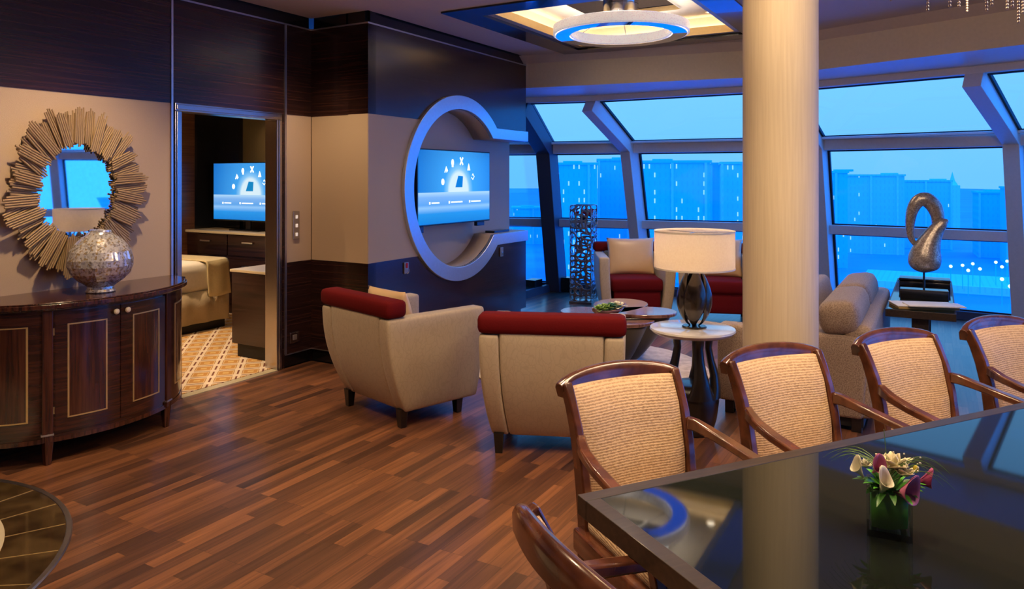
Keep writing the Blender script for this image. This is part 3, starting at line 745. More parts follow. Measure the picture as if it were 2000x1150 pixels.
# door frame
dr = struct('door_1', (PA[0], PA[1], 0), RZW)
def jamb(name, x0, x1, z0, z1):
    MB().box(x0, x1, -.13, .012, z0, z1).box(x0+.010 if x0 < 1 else x0+.018, x1-.018 if x0 < 1 else x1-.010, .012, .02, z0+.001, z1-.001).build(name, 'jamb', dr, smooth=False, bevel=.004)
jamb('jamb', D0, D0+.055, 0, DH-.06); jamb('jamb', D1-.055, D1, 0, DH-.06)
MB().box(D0, D1, -.13, .012, DH-.06, DH).box(D0+.01, D1-.01, .012, .02, DH-.048, DH-.012).build('head', 'jamb', dr, smooth=False, bevel=.004)
MB().box(D0+.055, D1-.055, -.13, .02, 0, .008).build('threshold', 'carpetedge', dr, smooth=False)
MB().box(D1-.09, D1-.055, -.04, -.015, .86, .875).box(D1-.10, D1-.085, -.045, -.01, .855, .88).build('latch', 'black', dr, smooth=False, bevel=.003)

# column
m = MB(); m.lathe([(.19, 0), (.19, 3.0)], n=64); co = m.build('column', 'column', None, loc=(1.425, 3.92, 0)); st(co)

# stone medallion let into the floor
c0 = (-3.0, 2.80)
MB().lathe([(0, .002), (1.12, .002), (1.12, .006), (0, .006)], n=96).build('floor_medallion', 'medallion', None, loc=(c0[0], c0[1], 0)); fm = bpy.data.objects['floor_medallion']; st(fm)
MB().ringlathe([(1.115, .002), (1.145, .002), (1.14, .009), (1.12, .009)], n=96).build('edge_band', 'silver', fm)
MB().lathe([(0, .006), (.885, .006), (.885, .0075), (0, .0075)], n=96).build('centre_disc', 'creamstone', fm)
m = MB()
for k in range(26):
    a = 2*math.pi*(k+.35)/26
    m.sweep([(math.cos(a)*.885, math.sin(a)*.885, .0065), (math.cos(a)*1.115, math.sin(a)*1.115, .0065)], (.005, .002))
m.build('seam', 'gold', fm, smooth=False)

# bedroom shell (seen through the door); a, d in door-wall coordinates, d negative behind the wall
br = struct('bedroom', (PA[0], PA[1], 0), RZW)
MB().box(-2.0, 4.4, -5.0, -.06, .0, .012).build('bedroom_floor', 'carpet', br, smooth=False)
MB().box(-2.0, 4.4, -5.0, -.12, 2.5, 2.55).build('bedroom_ceiling', 'cream', br, smooth=False)
MB().box(-1.75, -1.65, -3.4, -.1, 0, 2.5).build('television_wall', 'olivewall', br, smooth=False)
MB().box(-1.66, -1.60, -3.35, -2.85, .8, 2.5).build('gloss_panel', 'darkpanel', br, smooth=False)
MB().box(-1.75, -1.25, -5.0, -3.26, 0, 2.5).build('gloss_return', 'darkpanel', br, smooth=False)
MB().box(-1.25, -.95, -5.0, -3.25, 0, 2.5).build('reeded_wall', 'slats', br, smooth=False)
MB().box(-2.0, 4.4, -5.1, -5.0, 0, 2.5).box(4.4, 4.5, -5.0, -.1, 0, 2.5).build('far_wall', 'wallcover', br, smooth=False)
MB().box(-1.70, 0.0, -.12, -.02, 0, 2.5).build('party_wall', 'macassar', br, smooth=False)
p = W(.6, -2.0, 2.45); q = W(-.8, -2.2, .8); spot(p[0], p[1], p[2], 190, 140, .9)
p = W(1.8, -1.3, 2.45); spot(p[0], p[1], p[2], 120, 140, .9)
p = W(-.9, -2.0, 2.45); spot(p[0], p[1], p[2], 30, 110, .9, W(-1.6, -2.0, 1.5))
# ------------------------------------------------------------------ switches, sockets
def on_wall(name, label, cat, a, z, wall='door'):
    if wall == 'door': p = W(a, .002, z); return thing(name, label, cat, p, RZW)   # local y out into the room
    p = (PB[0]+.5*a+.866*.002, PB[1]+.866*a-.5*.002, z); return thing(name, label, cat, p, RZU)
t = on_wall('switch_panel', 'vertical steel switch panel with three lit buttons beside the bedroom door', 'light switch', .185, 1.20)
MB().box(-.035, .035, 0, .012, -.12, .12).build('faceplate', 'plate', t, smooth=False, bevel=.004)
for k in range(3): MB().rbox(-.012, .012, .010, .018, .055-.075*k, .085-.075*k, .004, (0,0,0)).build('button', 'led', t)
t = on_wall('power_socket', 'square chrome power socket low on the dark wall beside the bedroom door', 'socket', .205, .245)
MB().box(-.05, .05, 0, .012, -.045, .045).box(-.045, .045, .012, .016, .035, .043).build('faceplate', 'chrome', t, smooth=False, bevel=.004)
MB().box(-.022, .022, .010, .018, -.022, .022).build('socket_insert', 'plate', t, smooth=False, bevel=.004)
t = on_wall('thermostat', 'small metal fitting with a red tag left below the round opening', 'wall fitting', .50, .80, 'tv')
MB().box(-.03, .03, -.012, 0, -.05, .05).build('faceplate', 'plate', t, smooth=False, bevel=.003)
MB().box(-.012, .012, -.02, -.012, .0, .045).build('red_tag', 'redflower', t, smooth=False, bevel=.003)
MB().tube([(0,-.018,-.05),(.01,-.03,-.03),(.012,-.03,-.01)], .006).build('hook', 'chrome', t)
t = on_wall('power_socket', 'small steel socket right below the round opening, under the shelf', 'socket', 2.16, .80, 'tv')
MB().box(-.03, .03, -.012, 0, -.05, .05).build('faceplate', 'plate', t, smooth=False, bevel=.003)
MB().box(-.015, .015, -.02, -.012, -.03, 0).build('socket_insert', 'chrome', t, smooth=False, bevel=.003)

# ------------------------------------------------------------------ televisions
def television(label, wd_, ht, group):
    """local x along the screen, y away from the viewer, z up from the lower edge"""
    t = thing('television', label, 'television', group=group)
    MB().box(-.012, wd_+.012, 0, .035, -.014, ht+.012).build('casing', 'black', t, smooth=False, bevel=.004)
    s_ = 1.24/wd_
    sc = MB().box(0, wd_, -.002, .001, 0, ht).build('screen', 'screen', t, smooth=False)
    cx, cz = .66*wd_/1.24, .30
    # ring of seven pale icons around the dome, dark square inside, menu line below
    I = []
    for k, an in enumerate((168, 140, 113, 80, 50, 24)):
        a = R(an); I.append((cx+.28*math.cos(a), cz+.045+.265*math.sin(a), k))
    for (x, z, k) in I:
        m = MB(); d = .026
        if k == 0: m.lathe([(0,0),(d*1.2,0),(d*1.2,.003),(0,.003)], n=16, sx=.8, mat=Matrix.Translation((x,-.003,z)) @ Matrix.Rotation(R(90),4,'X'))
        elif k == 1: m.sweep([(x-d,-.003,z-d),(x,-.003,z+d*1.2),(x+d*.8,-.003,z-d*.3),(x,-.003,z-d*.8)], (.014,.002), up=(0,1,0)).box(x-.008,x+.008,-.004,-.002,z-.01,z+.012)
        elif k == 2: m.lathe([(0,0),(d*1.3,0),(d*1.3,.003),(0,.003)], n=16, sx=.65, mat=Matrix.Translation((x,-.003,z)) @ Matrix.Rotation(R(90),4,'X')).box(x-.012, x+.016, -.004, -.002, z-.045, z)
        elif k == 3: m.sweep([(x-d,-.003,z-d*1.4),(x+d,-.003,z+d*1.4)], (.018,.002), up=(0,1,0)).sweep([(x+d,-.0032,z-d*1.4),(x-d,-.0032,z+d*1.4)], (.018,.002), up=(0,1,0))
        elif k == 4: m.prism([(x-d,z-d*1.3),(x+d,z-d*1.3),(x+d*.6,z+d*.2),(x,z+d*1.5),(x-d*.6,z+d*.2)], -.001, .001, Matrix.Translation((0,-.003,0)) @ Matrix(((1,0,0,0),(0,0,1,0),(0,1,0,0),(0,0,0,1))))
        else: m.sweep([(x-d,-.003,z-d*.3),(x,-.003,z-d*1.2),(x+d,-.003,z),(x,-.003,z+d*1.1),(x-d*.5,-.003,z+d*.4)], (.010,.002), up=(0,1,0))
        m.build('menu_icon', 'icon' if k not in (1, 5) else 'icon', sc, smooth=False)
    m = MB(); m.add([(cx-.06,-.003,cz+.045),(cx+.065,-.003,cz+.045),(cx+.075,-.003,cz+.155),(cx-.01,-.003,cz+.16)], [(0,1,2,3)]).build('centre_square', 'icondark', sc, smooth=False)
    for (x0, w_) in ((.20, .13), (.52, .20), (.88, .18)):
        m = MB(); m.box(x0*wd_/1.24-.035, x0*wd_/1.24-.012, -.0035, -.002, .188, .212)
        x = x0*wd_/1.24+.005; 
        while x < (x0+w_)*wd_/1.24: 
            q = random.uniform(.012, .028); m.box(x, x+q, -.0035, -.002, .193, .207); x += q+.004
        m.build('menu_line', 'icon', sc, smooth=False)
    return t
tv = television('large flat television showing a blue menu, in the round wall opening', 1.24, .70, 'televisions with a blue menu')
ux = .71
tv.location = (PB[0]+.5*ux-.866*.02, PB[1]+.866*ux+.5*.02, 1.165); tv.rotation_euler = (0, 0, RZU)
MB().box(.35, .85, .035, .24, .2, .5).build('wall_bracket', 'blackmatte', tv, smooth=False)
MB().box(.02, .10, .01, .05, -.075, -.014).build('speaker_foot', 'black', tv, smooth=False, bevel=.004)
MB().box(1.02, 1.16, .01, .05, -.06, -.014).build('speaker_foot', 'black', tv, smooth=False, bevel=.004)
t = thing('media_box', 'slim black media box on the shelf at the right of the round opening', 'media box', (PB[0]+.5*2.25-.866*.10, PB[1]+.866*2.25+.5*.10, NZ0), RZU)
MB().box(-.16, .16, -.06, .06, .004, .03).build('casing', 'black', t, smooth=False, bevel=.004)
MB().box(-.14, .14, -.05, .05, 0, .005).build('foot', 'blackmatte', t, smooth=False)

tv2 = television('television showing a blue menu on the dresser, seen through the bedroom doorway', 1.20, .68, 'televisions with a blue menu')
tv2.location = W(-1.32, -2.98, 1.10); tv2.rotation_euler = (0, 0, RZR)
MB().box(.35, .85, -.06, .10, -.13, -.115).box(.56, .64, .01, .035, -.12, 0).build('stand', 'black', tv2, smooth=False, bevel=.004)

# ------------------------------------------------------------------ bedroom furniture
dz = .97
t = thing('dresser', 'dark veneer dresser with pale top under the bedroom television', 'dresser', W(-1.38, -2.1, .012), RZR)   # local x along the front, y into the wall
MB().box(-1.14, 1.1, -.24, .20, 0, dz-.03-.012).build('carcass', 'macassar', t, smooth=False)
MB().box(-1.16, 1.12, -.26, .20, dz-.042, dz-.012).build('worktop', 'knob', t, smooth=False, bevel=.004)
for k in range(3):
    for j in range(3):
        x0 = -1.12+.74*k; z0 = .68-.28*j
        d = MB().box(x0, x0+.72, -.258, -.24, z0, z0+.24).build('drawer', 'macassar', t, smooth=False, bevel=.003)
        MB().box(x0+.26, x0+.44, -.278, -.266, z0+.15, z0+.17).box(x0+.27, x0+.29, -.27, -.256, z0+.153, z0+.167).box(x0+.41, x0+.43, -.27, -.256, z0+.153, z0+.167).build('drawer_pull', 'chrome', d, smooth=False, bevel=.002)
t = thing('bedroom_cabinet', 'low dark veneer cabinet with pale top just inside the bedroom doorway', 'cabinet', W(.27, -.16, .012), RZW)  # y toward the door
MB().box(-.62, 0, -.54, 0, .12, .755).build('carcass', 'macassar', t, smooth=False, bevel=.003)
MB().box(-.62, .012, -.555, .0, .755, .778).build('worktop', 'knob', t, smooth=False, bevel=.003)
MB().box(-.60, -.03, -.50, -.02, 0, .12).build('plinth', 'blackmatte', t, smooth=False)
t = thing('bed', 'bed with ivory linen and pleated tan valance seen through the doorway', 'bed', W(.4, -2.72, .012), RZW)   # local x toward headboard, y toward the door
MB().box(-1.0, 1.0, -.84, .84, .0, .12).build('base', 'blackmatte', t, smooth=False)
m = MB(); n_ = 150; vs = []; fs = []
per = []
for k in range(n_+1):
    u = k/n_*(2.06+1.76)
    if u < 2.06: x, y, nx, ny = 1.03-u, .88, 0, 1
    else: x, y, nx, ny = -1.03, .88-(u-2.06), -1, 0
    o_ = .012*math.sin(u*26)
    per.append((x+nx*o_, y+ny*o_))
for (x, y) in per: vs += [(x, y, .09), (x, y, .42)]
for k in range(n_): fs.append((2*k, 2*k+2, 2*k+3, 2*k+1))
m.add(vs, fs).build('valance', 'bedskirt', t, solid=.006)
MB().rbox(-1.04, 1.02, -.88, .88, .38, .72, .09, (4,4,2)).build('mattress', 'linen', t)
t2 = t
# gold throw across the foot
vs = []; fs = []; nu, nv = 60, 14
for i in range(nu+1):
    u = -1.28+i/nu*2.56                                 # across the bed, hanging over both sides
    for j in range(nv+1):
        x = -1.0+.27*j/nv+.03*math.sin(3*u)
        if abs(u) < .86: y, z = u, .738
        else:
            s_ = min(1, (abs(u)-.86)/.09); y = math.copysign(.86+.055*math.sin(s_*math.pi/2), u); z = .738-.05*(1-math.cos(s_*math.pi/2))-max(0, abs(u)-.95)
            y += .012*math.sin(9*x*3)*min(1, (abs(u)-.86)*4)*(1 if u > 0 else -1)+.01
        z += .006*math.sin(14*x+3*u)
        vs.append((x, y, z))
for i in range(nu):
    for j in range(nv): fs.append((i*(nv+1)+j, (i+1)*(nv+1)+j, (i+1)*(nv+1)+j+1, i*(nv+1)+j+1))
o = MB().add(vs, fs).build('bed_throw', 'throw', None, solid=.014); o.location = t.location; o.rotation_euler = (0, 0, RZW)
tag(o, 'gold and cream throw laid across the foot of the bed', 'throw')

# ------------------------------------------------------------------ demilune cabinet, vase, mirror
CA = 2.09
cb = thing('demilune_cabinet', 'half-round rosewood cabinet with gold inlay against the beige wall', 'cabinet', W(CA, 0, 0), RZW)   # local y out
BA, BB = .69, .54
def yb(x, a=BA, b_=BB): return b_*math.sqrt(max(0, 1-(x/a)**2))
def halfpoly(a, b_, n=48): return [(a*math.cos(math.pi*k/n), .004+b_*math.sin(math.pi*k/n)) for k in range(n+1)]
m = MB(); m.prism(halfpoly(BA, BB), .13, .865); m.build('body', 'rosewood_x', cb, angle=20)
m = MB()
for (a, b_, z0, z1) in ((.715, .565, .865, .875), (.735, .585, .875, .900), (.722, .572, .900, .908)): m.prism(halfpoly(a, b_), z0, z1)
m.build('top', 'rosewood', cb, angle=20, bevel=.003)
def curved(x0, x1, z0, z1, d0, d1, name, mat, parent, n=14):
    """strip on the bowed front between heights, from offset d0 to d1"""
    vs = []; fs = []
    th0 = math.acos(max(-1, min(1, x0/BA))); th1 = math.acos(max(-1, min(1, x1/BA)))
    for k in range(n+1):
        th = th0+(th1-th0)*k/n; nx, ny = math.cos(th)/BA, math.sin(th)/BB; L_ = math.hypot(nx, ny); nx /= L_; ny /= L_
        x, y = BA*math.cos(th), .004+BB*math.sin(th)
        for (d, z) in ((d0, z0), (d1, z0), (d1, z1), (d0, z1)): vs.append((x+nx*d, y+ny*d, z))
    for k in range(n):
        for q in range(4): fs.append((k*4+q, k*4+(q+1)%4, k*4+4+(q+1)%4, k*4+4+q))
    fs += [(0,1,2,3), tuple(n*4+q for q in range(4))]
    return MB().add(vs, fs).build(name, mat, parent, angle=30) if name else (vs, fs)
def inlay(x0, x1, z0, z1, parent):
    m = MB(); w_ = .007
    for (a, b_, c, d) in ((x0, x1, z0, z0+w_), (x0, x1, z1-w_, z1), (x0, x0+w_*1.2, z0, z1), (x1-w_*1.2, x1, z0, z1)):
        m.add(*curved(a, b_, c, d, .008, .0115, None, None, None))
    m.build('gold_inlay', 'gold', parent, angle=30)
for (x0, x1) in ((-.335, -.003), (.003, .335)):
    d = curved(x0, x1, .175, .85, 0, .008, 'door', 'rosewood_x', cb)
    a, b_ = (x0+.055, x1-.075) if x0 < 0 else (x0+.075, x1-.055)
    curved(a+.006, b_-.006, .256, .774, .007, .0092, 'panel', 'rosewood', d)
    inlay(a, b_, .25, .78, d)
    kx = -.035 if x0 < 0 else .035
    MB().lathe([(.006, 0), (.006, .012), (.015, .018), (.017, .026), (.012, .033), (0, .035)], n=18, mat=Matrix.Translation((kx, yb(kx)+.008, .815)) @ Matrix.Rotation(R(-90), 4, 'X')).build('knob', 'knob', d)
for sgn in (-1, 1):
    x0, x1 = (.40, .655) if sgn > 0 else (-.655, -.40)
    d = curved(x0, x1, .175, .85, 0, .008, 'side_panel', 'rosewood_x', cb)
    curved(x0+.05, x1-.05, .256, .774, .007, .0092, 'panel', 'rosewood', d); inlay(x0+.045, x1-.045, .25, .78, d)
    # stile running down into a tapered leg
    ang = math.atan2(yb(.368)/BB**2, .368/BA**2)
    px, py = sgn*.368, yb(.368)+.004
    MT = Matrix.Translation((px, py, 0)) @ Matrix.Rotation((math.pi/2-ang)*-sgn, 4, 'Z')
    MB().box(-.027, .027, -.02, .016, .13, .862, mat=MT).build('stile', 'rosewood', cb, smooth=False, bevel=.004)
    MB().box(-.031, .031, -.02, .021, .165, .175, mat=MT).build('leg_cap', 'silver', cb, smooth=False, bevel=.002)
    MB().sweep([MT @ Vector((0, -.008, .165)), MT @ Vector((0, -.008, 0))], [(.05, .05), (.030, .030)], up=(0,1,0)).build('leg', 'rosewood', cb, smooth=False, bevel=.003)
    MB().sweep([(sgn*.66, .03, .13), (sgn*.655, .03, 0)], [(.045, .045), (.028, .028)], up=(0,1,0)).build('leg', 'rosewood', cb, smooth=False, bevel=.003)
    for z in (.30, .74):
        MB().tube([(px-sgn*.029, py+.011, z-.02), (px-sgn*.029, py+.011, z+.02)], .005, 8, up=(0,1,0)).build('hinge', 'gold', cb)
m = MB(); m.prism(halfpoly(BA+.004, BB+.006), .125, .15); m.build('bottom_rail', 'rosewood', cb, angle=20)

p = W(2.08, .335, .908)
va = thing('mosaic_vase', 'round vase covered in mother-of-pearl mosaic on the half-round cabinet', 'vase', p)
va.scale = (.90, .90, 1)
prof = [(.0, 0), (.085, 0), (.092, .006), (.084, .02), (.082, .035), (.10, .05), (.14, .075), (.178, .115), (.196, .16), (.198, .20), (.185, .25), (.155, .295), (.115, .33), (.08, .352), (.068, .365), (.066, .378), (.058, .378), (.05, .36), (.0, .34)]
m = MB(); m.lathe(prof, n=72); 
random.seed(3)
m.v = [(x*(1+random.uniform(-.022,.022)), y*(1+random.uniform(-.022,.022)), z) if math.hypot(x, y) > .09 else (x, y, z) for (x, y, z) in m.v]
m.build('vase_body', 'pearl', va, angle=8)

p = W(2.05, .02, 1.515)
mi = thing('sunburst_mirror', 'round mirror in a sunburst frame of gilt sticks on the beige wall', 'mirror', p, RZW)
MB().lathe([(0, 0), (.31, 0), (.31, .012), (0, .012)], n=64, mat=Matrix.Rotation(R(-90), 4, 'X')).build('mirror_glass', 'mirror', mi)
m = MB(); random.seed(11)
mi.scale = (.88, 1, 1.08)
NG = 56
for g in range(NG):
    a0 = 2*math.pi*g/NG+random.uniform(-.03, .03); tilt = random.choice((-1, 1))*random.uniform(.02, .15); r0 = random.uniform(.235, .262); r1 = random.uniform(.46, .53); hh = .018+.015*(g % 3)
    for s_ in range(5):
        off = (s_-2)*.0135; ri = r0+random.uniform(0, .03)+abs(s_-2)*.006; ro = r1-abs(s_-2)*random.uniform(.004, .022)+random.uniform(-.012, .008)
        ca, sa = math.cos(a0), math.sin(a0); dx, dz_ = math.cos(a0+tilt), math.sin(a0+tilt); px, pz = -math.sin(a0+tilt), math.cos(a0+tilt)
        cx_, cz_ = ca*(r0+r1)/2, sa*(r0+r1)/2
        A_ = (cx_-dx*((r0+r1)/2-ri)+px*off, hh, cz_-dz_*((r0+r1)/2-ri)+pz*off); B_ = (cx_+dx*(ro-(r0+r1)/2)+px*off, hh+.006, cz_+dz_*(ro-(r0+r1)/2)+pz*off)
        m.tube([A_, B_], .0060, 8, up=(0,1,0))
m.build('sunburst_frame', 'stickgold', mi)
MB().ringlathe([(.28, -.015), (.38, -.015), (.38, .012), (.28, .012)], n=48, mat=Matrix.Rotation(R(-90), 4, 'X')).build('backing', 'stickgold', mi)

# ------------------------------------------------------------------ club armchairs
def shell(p):      # sides draw in and the back curves forward towards the bottom
    x, y, z = p; s_ = max(0, min(1, 1-(z-.10)/.62)); k = s_**2.2
    return (x*(1-.13*k)*(1+.055*max(0, y)/.78), y+(.17*k*max(0, 1-y/.80))-.03*k*max(0, y/.80), z)
def make_armchair(label, group):
    t = thing('club_armchair', label, 'armchair', group=group)
    W2, D = .41, .78
    for sgn in (-1, 1):
        x0, x1 = (W2-.115, W2) if sgn > 0 else (-W2, -W2+.115)
        MB().rbox(x0, x1, .0, D, .10, .72, .022, (2, 8, 10), shell).build('side_panel', 'jacquard', t, angle=50)
        for y in (.11, .68):
            s0 = Vector((sgn*(W2-.095), y+.06 if y < .3 else y-.05, 0)); MB().sweep([(s0.x, s0.y, .12), (s0.x, s0.y, 0)], [(.06, .06), (.042, .042)], up=(0,1,0)).build('leg', 'ebony', t, smooth=False, bevel=.003)
    MB().rbox(-W2+.117, W2-.117, .004, .17, .10, .735, .02, (6, 2, 10), shell).build('back_panel', 'jacquard', t, angle=50)
    MB().rbox(-W2-.008, W2+.008, -.012, .145, .722, .835, .035, (8, 2, 1)).build('top_roll', 'burgundy', t, angle=50)
    MB().rbox(-W2+.118, W2-.118, .17, D-.03, .12, .34, .02, (4, 4, 2), lambda p: (p[0]*.9, p[1], p[2])).build('seat_base', 'burgundy', t, angle=50)
    MB().rbox(-W2+.120, W2-.120, .165, D-.01, .33, .47, .04, (5, 5, 1), lambda p: (p[0], p[1], p[2]+.012*math.cos(p[0]*4)*(1 if p[2] > .4 else 0))).build('seat_cushion', 'burgundy', t, angle=50)
    return t
def pillow(label, w_, h, th, mat='goldsatin', group=None):
    m = MB(); n = 18; vs = []; fs = []
    for sgn in (-1, 1):
        for i in range(n+1):
            for j in range(n+1):
                u, v = -1+2*i/n, -1+2*j/n
                k = (1-abs(u)**2.6)*(1-abs(v)**2.6); e_ = 1-.05*(1-abs(u)**2)*abs(v)**6
                ex = 1-.06*(1-v*v)*abs(u)**4; ez = 1-.06*(1-u*u)*abs(v)**4
                vs.append((u*w_/2*ex, sgn*th/2*(k**.45)*.98, v*h/2*ez))
        o_ = 0 if sgn < 0 else (n+1)**2
        for i in range(n):
            for j in range(n): 
                q = (o_+i*(n+1)+j, o_+(i+1)*(n+1)+j, o_+(i+1)*(n+1)+j+1, o_+i*(n+1)+j+1); fs.append(q if sgn < 0 else q[::-1])
    m.add(vs, fs); o = m.build('throw_pillow', mat, None, angle=60)
    me = o.data; bm = bmesh.new(); bm.from_mesh(me); bmesh.ops.remove_doubles(bm, verts=bm.verts, dist=.0005); bmesh.ops.recalc_face_normals(bm, faces=bm.faces); bm.to_mesh(me); bm.free()
    return tag(o, label, 'pillow', group)
def smoothp(pts, rad, k=5):
    """Catmull-Rom refinement of a path and its radii"""
    P_ = [Vector(p) for p in pts]; Q = [Vector(r) for r in rad]; op, orr = [], []
    for i in range(len(P_)-1):
        for src, dst in ((P_, op), (Q, orr)):
            a, b_, c, d = src[max(i-1,0)], src[i], src[i+1], src[min(i+2,len(src)-1)]
            for j in range(k):
                t = j/k; dst.append(.5*((2*b_)+(c-a)*t+(2*a-5*b_+4*c-d)*t*t+(3*b_-3*c+d-a)*t*t*t))
    op.append(P_[-1]); orr.append(Q[-1]); return [tuple(p) for p in op], [(max(.002, r[0]), max(.002, r[1])) for r in orr]
def heading(fx, fy): return math.atan2(fy, fx)-math.pi/2      # rz that turns local +y to (fx, fy)
GA = 'club armchairs around the coffee table'; GP = 'gold satin pillows'
proto = make_armchair('cream club armchair with burgundy back roll, nearest the bedroom door', GA)
ARM = [(-1.048, 4.849, heading(.722, .692)), (.216, 4.10, heading(.128, .992)), (1.40, 8.98, heading(-.0, -1)), (2.40, 8.78, heading(-.20, -1))]
LAB = [None, 'cream club armchair seen squarely from behind, in front of the coffee table', 'cream club armchair facing the room beside the openwork pedestal', 'cream club armchair by the window, half hidden behind the table lamp']
for i, (x, y, rz) in enumerate(ARM):
    o = proto if i == 0 else copy_tree(proto)
    o.location = (x, y, 0); o.rotation_euler = (0, 0, rz)
    if i: o['label'] = LAB[i]
def rel(i, lx, ly, lz):
    x, y, rz = ARM[i]; return (x+lx*math.cos(rz)-ly*math.sin(rz), y+lx*math.sin(rz)+ly*math.cos(rz), lz)
pl = pillow('gold satin pillow peeking over the arm of the armchair nearest the door', .44, .40, .15, group=GP)
PLS = [(0, .06, .27, .665), (2, 0, .29, .68), (3, -.02, .29, .68)]
PL = [None, 'plump gold satin pillow on the armchair beside the openwork pedestal', 'gold satin pillow on the armchair behind the table lamp']
for k, (i, lx, ly, lz) in enumerate(PLS):
    o = pl if k == 0 else pl.copy()
    if k: COL.objects.link(o); o['label'] = PL[k]
    o.location = rel(i, lx, ly, lz); o.rotation_euler = (R(14), 0, ARM[i][2]); o.scale = (1.28, 1, 1.12) if k else (1, 1, 1)

# ------------------------------------------------------------------ dining table and chairs
TA_ = Vector((.9076, .42)); TS = Vector((-.42, .9076)); RZT = math.atan2(TA_.y, TA_.x)
def P(t, s_): q = TA_*t+TS*s_; return (q.x, q.y)
TZ = .75
x, y = P(.992, .62)
dt = thing('dining_table', 'long dark dining table with a smoked glass top and wenge rim', 'dining table', (x, y, 0), RZT)   # local x along t, y along s
TLn, TWd = 3.3, 1.105
m = MB(); 
m.box(0, TLn, 0, .045, TZ-.052, TZ).box(0, TLn, TWd-.045, TWd, TZ-.052, TZ).box(0, .045, .045, TWd-.045, TZ-.052, TZ).box(TLn-.045, TLn, .045, TWd-.045, TZ-.052, TZ)
m.build('table_rim', 'tablewood', dt, smooth=False, bevel=.002)
MB().box(.045, TLn-.045, .045, TWd-.045, TZ-.03, TZ-.0015).build('glass_top', 'tableglass', dt, smooth=False)
for cx in (1.05, 2.35):
    p_ = MB().box(cx-.16, cx+.16, .32, .78, .04, TZ-.052).build('pedestal', 'tablewood', dt, smooth=False, bevel=.006)
    MB().box(cx-.24, cx+.24, .25, .85, 0, .04).build('foot_plate', 'tablewood', p_, smooth=False, bevel=.004)

def make_chair(label, group):
    t = thing('dining_chair', label, 'dining chair', group=group)
    def post(z):       # y of the back posts at height z
        ks = [(0, -.285), (.25, -.235), (.44, -.215), (.62, -.232), (.78, -.275), (.90, -.335)]
        for (z0, y0), (z1, y1) in zip(ks, ks[1:]):
            if z <= z1: return y0+(y1-y0)*(z-z0)/(z1-z0)
        return ks[-1][1]
    for sgn in (-1, 1):
        path = [(sgn*(.200+.028*z/.88), post(z), z) for z in (0, .15, .3, .44, .55, .65, .75, .82, .885)]
        MB().sweep(path, [(.034, .036), (.036, .042), (.036, .050), (.036, .060), (.034, .060), (.032, .056), (.03, .052), (.03, .046), (.032, .042)], up=(0,1,0)).build('back_post', 'chairwood', t, bevel=.006, angle=50)
        MB().sweep([(sgn*.232, .225, .42), (sgn*.236, .235, 0)], [(.045, .045), (.030, .030)], up=(0,1,0)).build('leg', 'chairwood', t, smooth=False, bevel=.004)
        arm = [(sgn*.222, -.232, .715), (sgn*.238, -.205, .712), (sgn*.255, -.15, .700), (sgn*.268, -.06, .684), (sgn*.274, .05, .668), (sgn*.270, .15, .652), (sgn*.262, .215, .642)]
        a = MB().sweep(arm, [(.030, .046), (.034, .042), (.038, .034), (.042, .030), (.044, .028), (.042, .026), (.034, .024)]).build('armrest', 'chairwood', t, bevel=.007, angle=50)
        MB().sweep([(sgn*.236, .225, .44), (sgn*.250, .205, .55), (sgn*.262, .165, .648)], [(.036, .040), (.032, .034), (.030, .032)], up=(0,1,0)).build('arm_support', 'chairwood', a, bevel=.005, angle=50)
    n = 16; path = []; sz = []
    for k in range(n+1):
        u = -1+2*k/n; path.append((u*.249, -.335-.045*(1-u*u), .872+.018*(1-u*u)-.012*abs(u)**8)); sz.append((.040+.006*(1-u*u), .056+.020*(1-u*u)))
    sec = [(-.5,-.5),(.5,-.5),(.5,.18),(.32,.42),(.08,.5),(-.2,.46),(-.5,.2)]
    MB().sweep(path, sz, sec=sec).build('top_rail', 'chairwood', t, bevel=.003, angle=40)
    # upholstered back: padded slab following the posts
    vs = []; fs = []; nu, nv = 12, 14
    for side in (0, 1):
        for j in range(nv+1):
            z = .455+(.874-.455)*j/nv
            for i in range(nu+1):
                u = -1+2*i/nu; hw = .192+.018*(z-.45)/.4
                bow = -.040*(1-u*u)*(z-.35)/.5
                pad = (1-abs(u)**6)*(1-abs(2*(z-.6645)/.42)**8)
                y = post(z)+bow+(.012+.022*pad if side else -.014-.008*pad)
                vs.append((u*hw, y, z))
    q = (nu+1)*(nv+1)
    for s_ in (0, 1):
        for j in range(nv):
            for i in range(nu):
                a = s_*q+j*(nu+1)+i; f = (a, a+1, a+nu+2, a+nu+1); fs.append(f if not s_ else f[::-1])
    bd = [i for i in range(nu+1)]+[(j)*(nu+1)+nu for j in range(1, nv+1)]+[nv*(nu+1)+i for i in range(nu-1, -1, -1)]+[j*(nu+1) for j in range(nv-1, 0, -1)]
    for k in range(len(bd)):
        a, b_ = bd[k], bd[(k+1) % len(bd)]; fs.append((a, a+q, b_+q, b_))
    MB().add(vs, fs).build('backrest', 'chenille', t, angle=50)
    def taper(p): return (p[0]*(1+.10*(p[1])/.5), p[1], p[2])
    MB().rbox(-.268, .268, -.235, .262, .355, .430, .01, (2,2,0), taper).build('seat_frame', 'chairwood', t, angle=40)
    MB().rbox(-.236, .236, -.200, .235, .42, .478, .026, (6,6,0), lambda p: (p[0]*(1+.10*p[1]/.5), p[1], p[2]+.010*max(0, math.cos(p[0]*6))*(1 if p[2] > .45 else 0))).build('seat', 'chenille', t, angle=50)
    return t
GC = 'dining chairs around the long table'
ch = make_chair('mahogany dining armchair nearest the cream armchairs, at the table corner', GC)
CH = [(1.478, 1.925, 0), (2.205, 1.925, 0), (2.925, 1.925, 0), (3.64, 1.925, 0)]
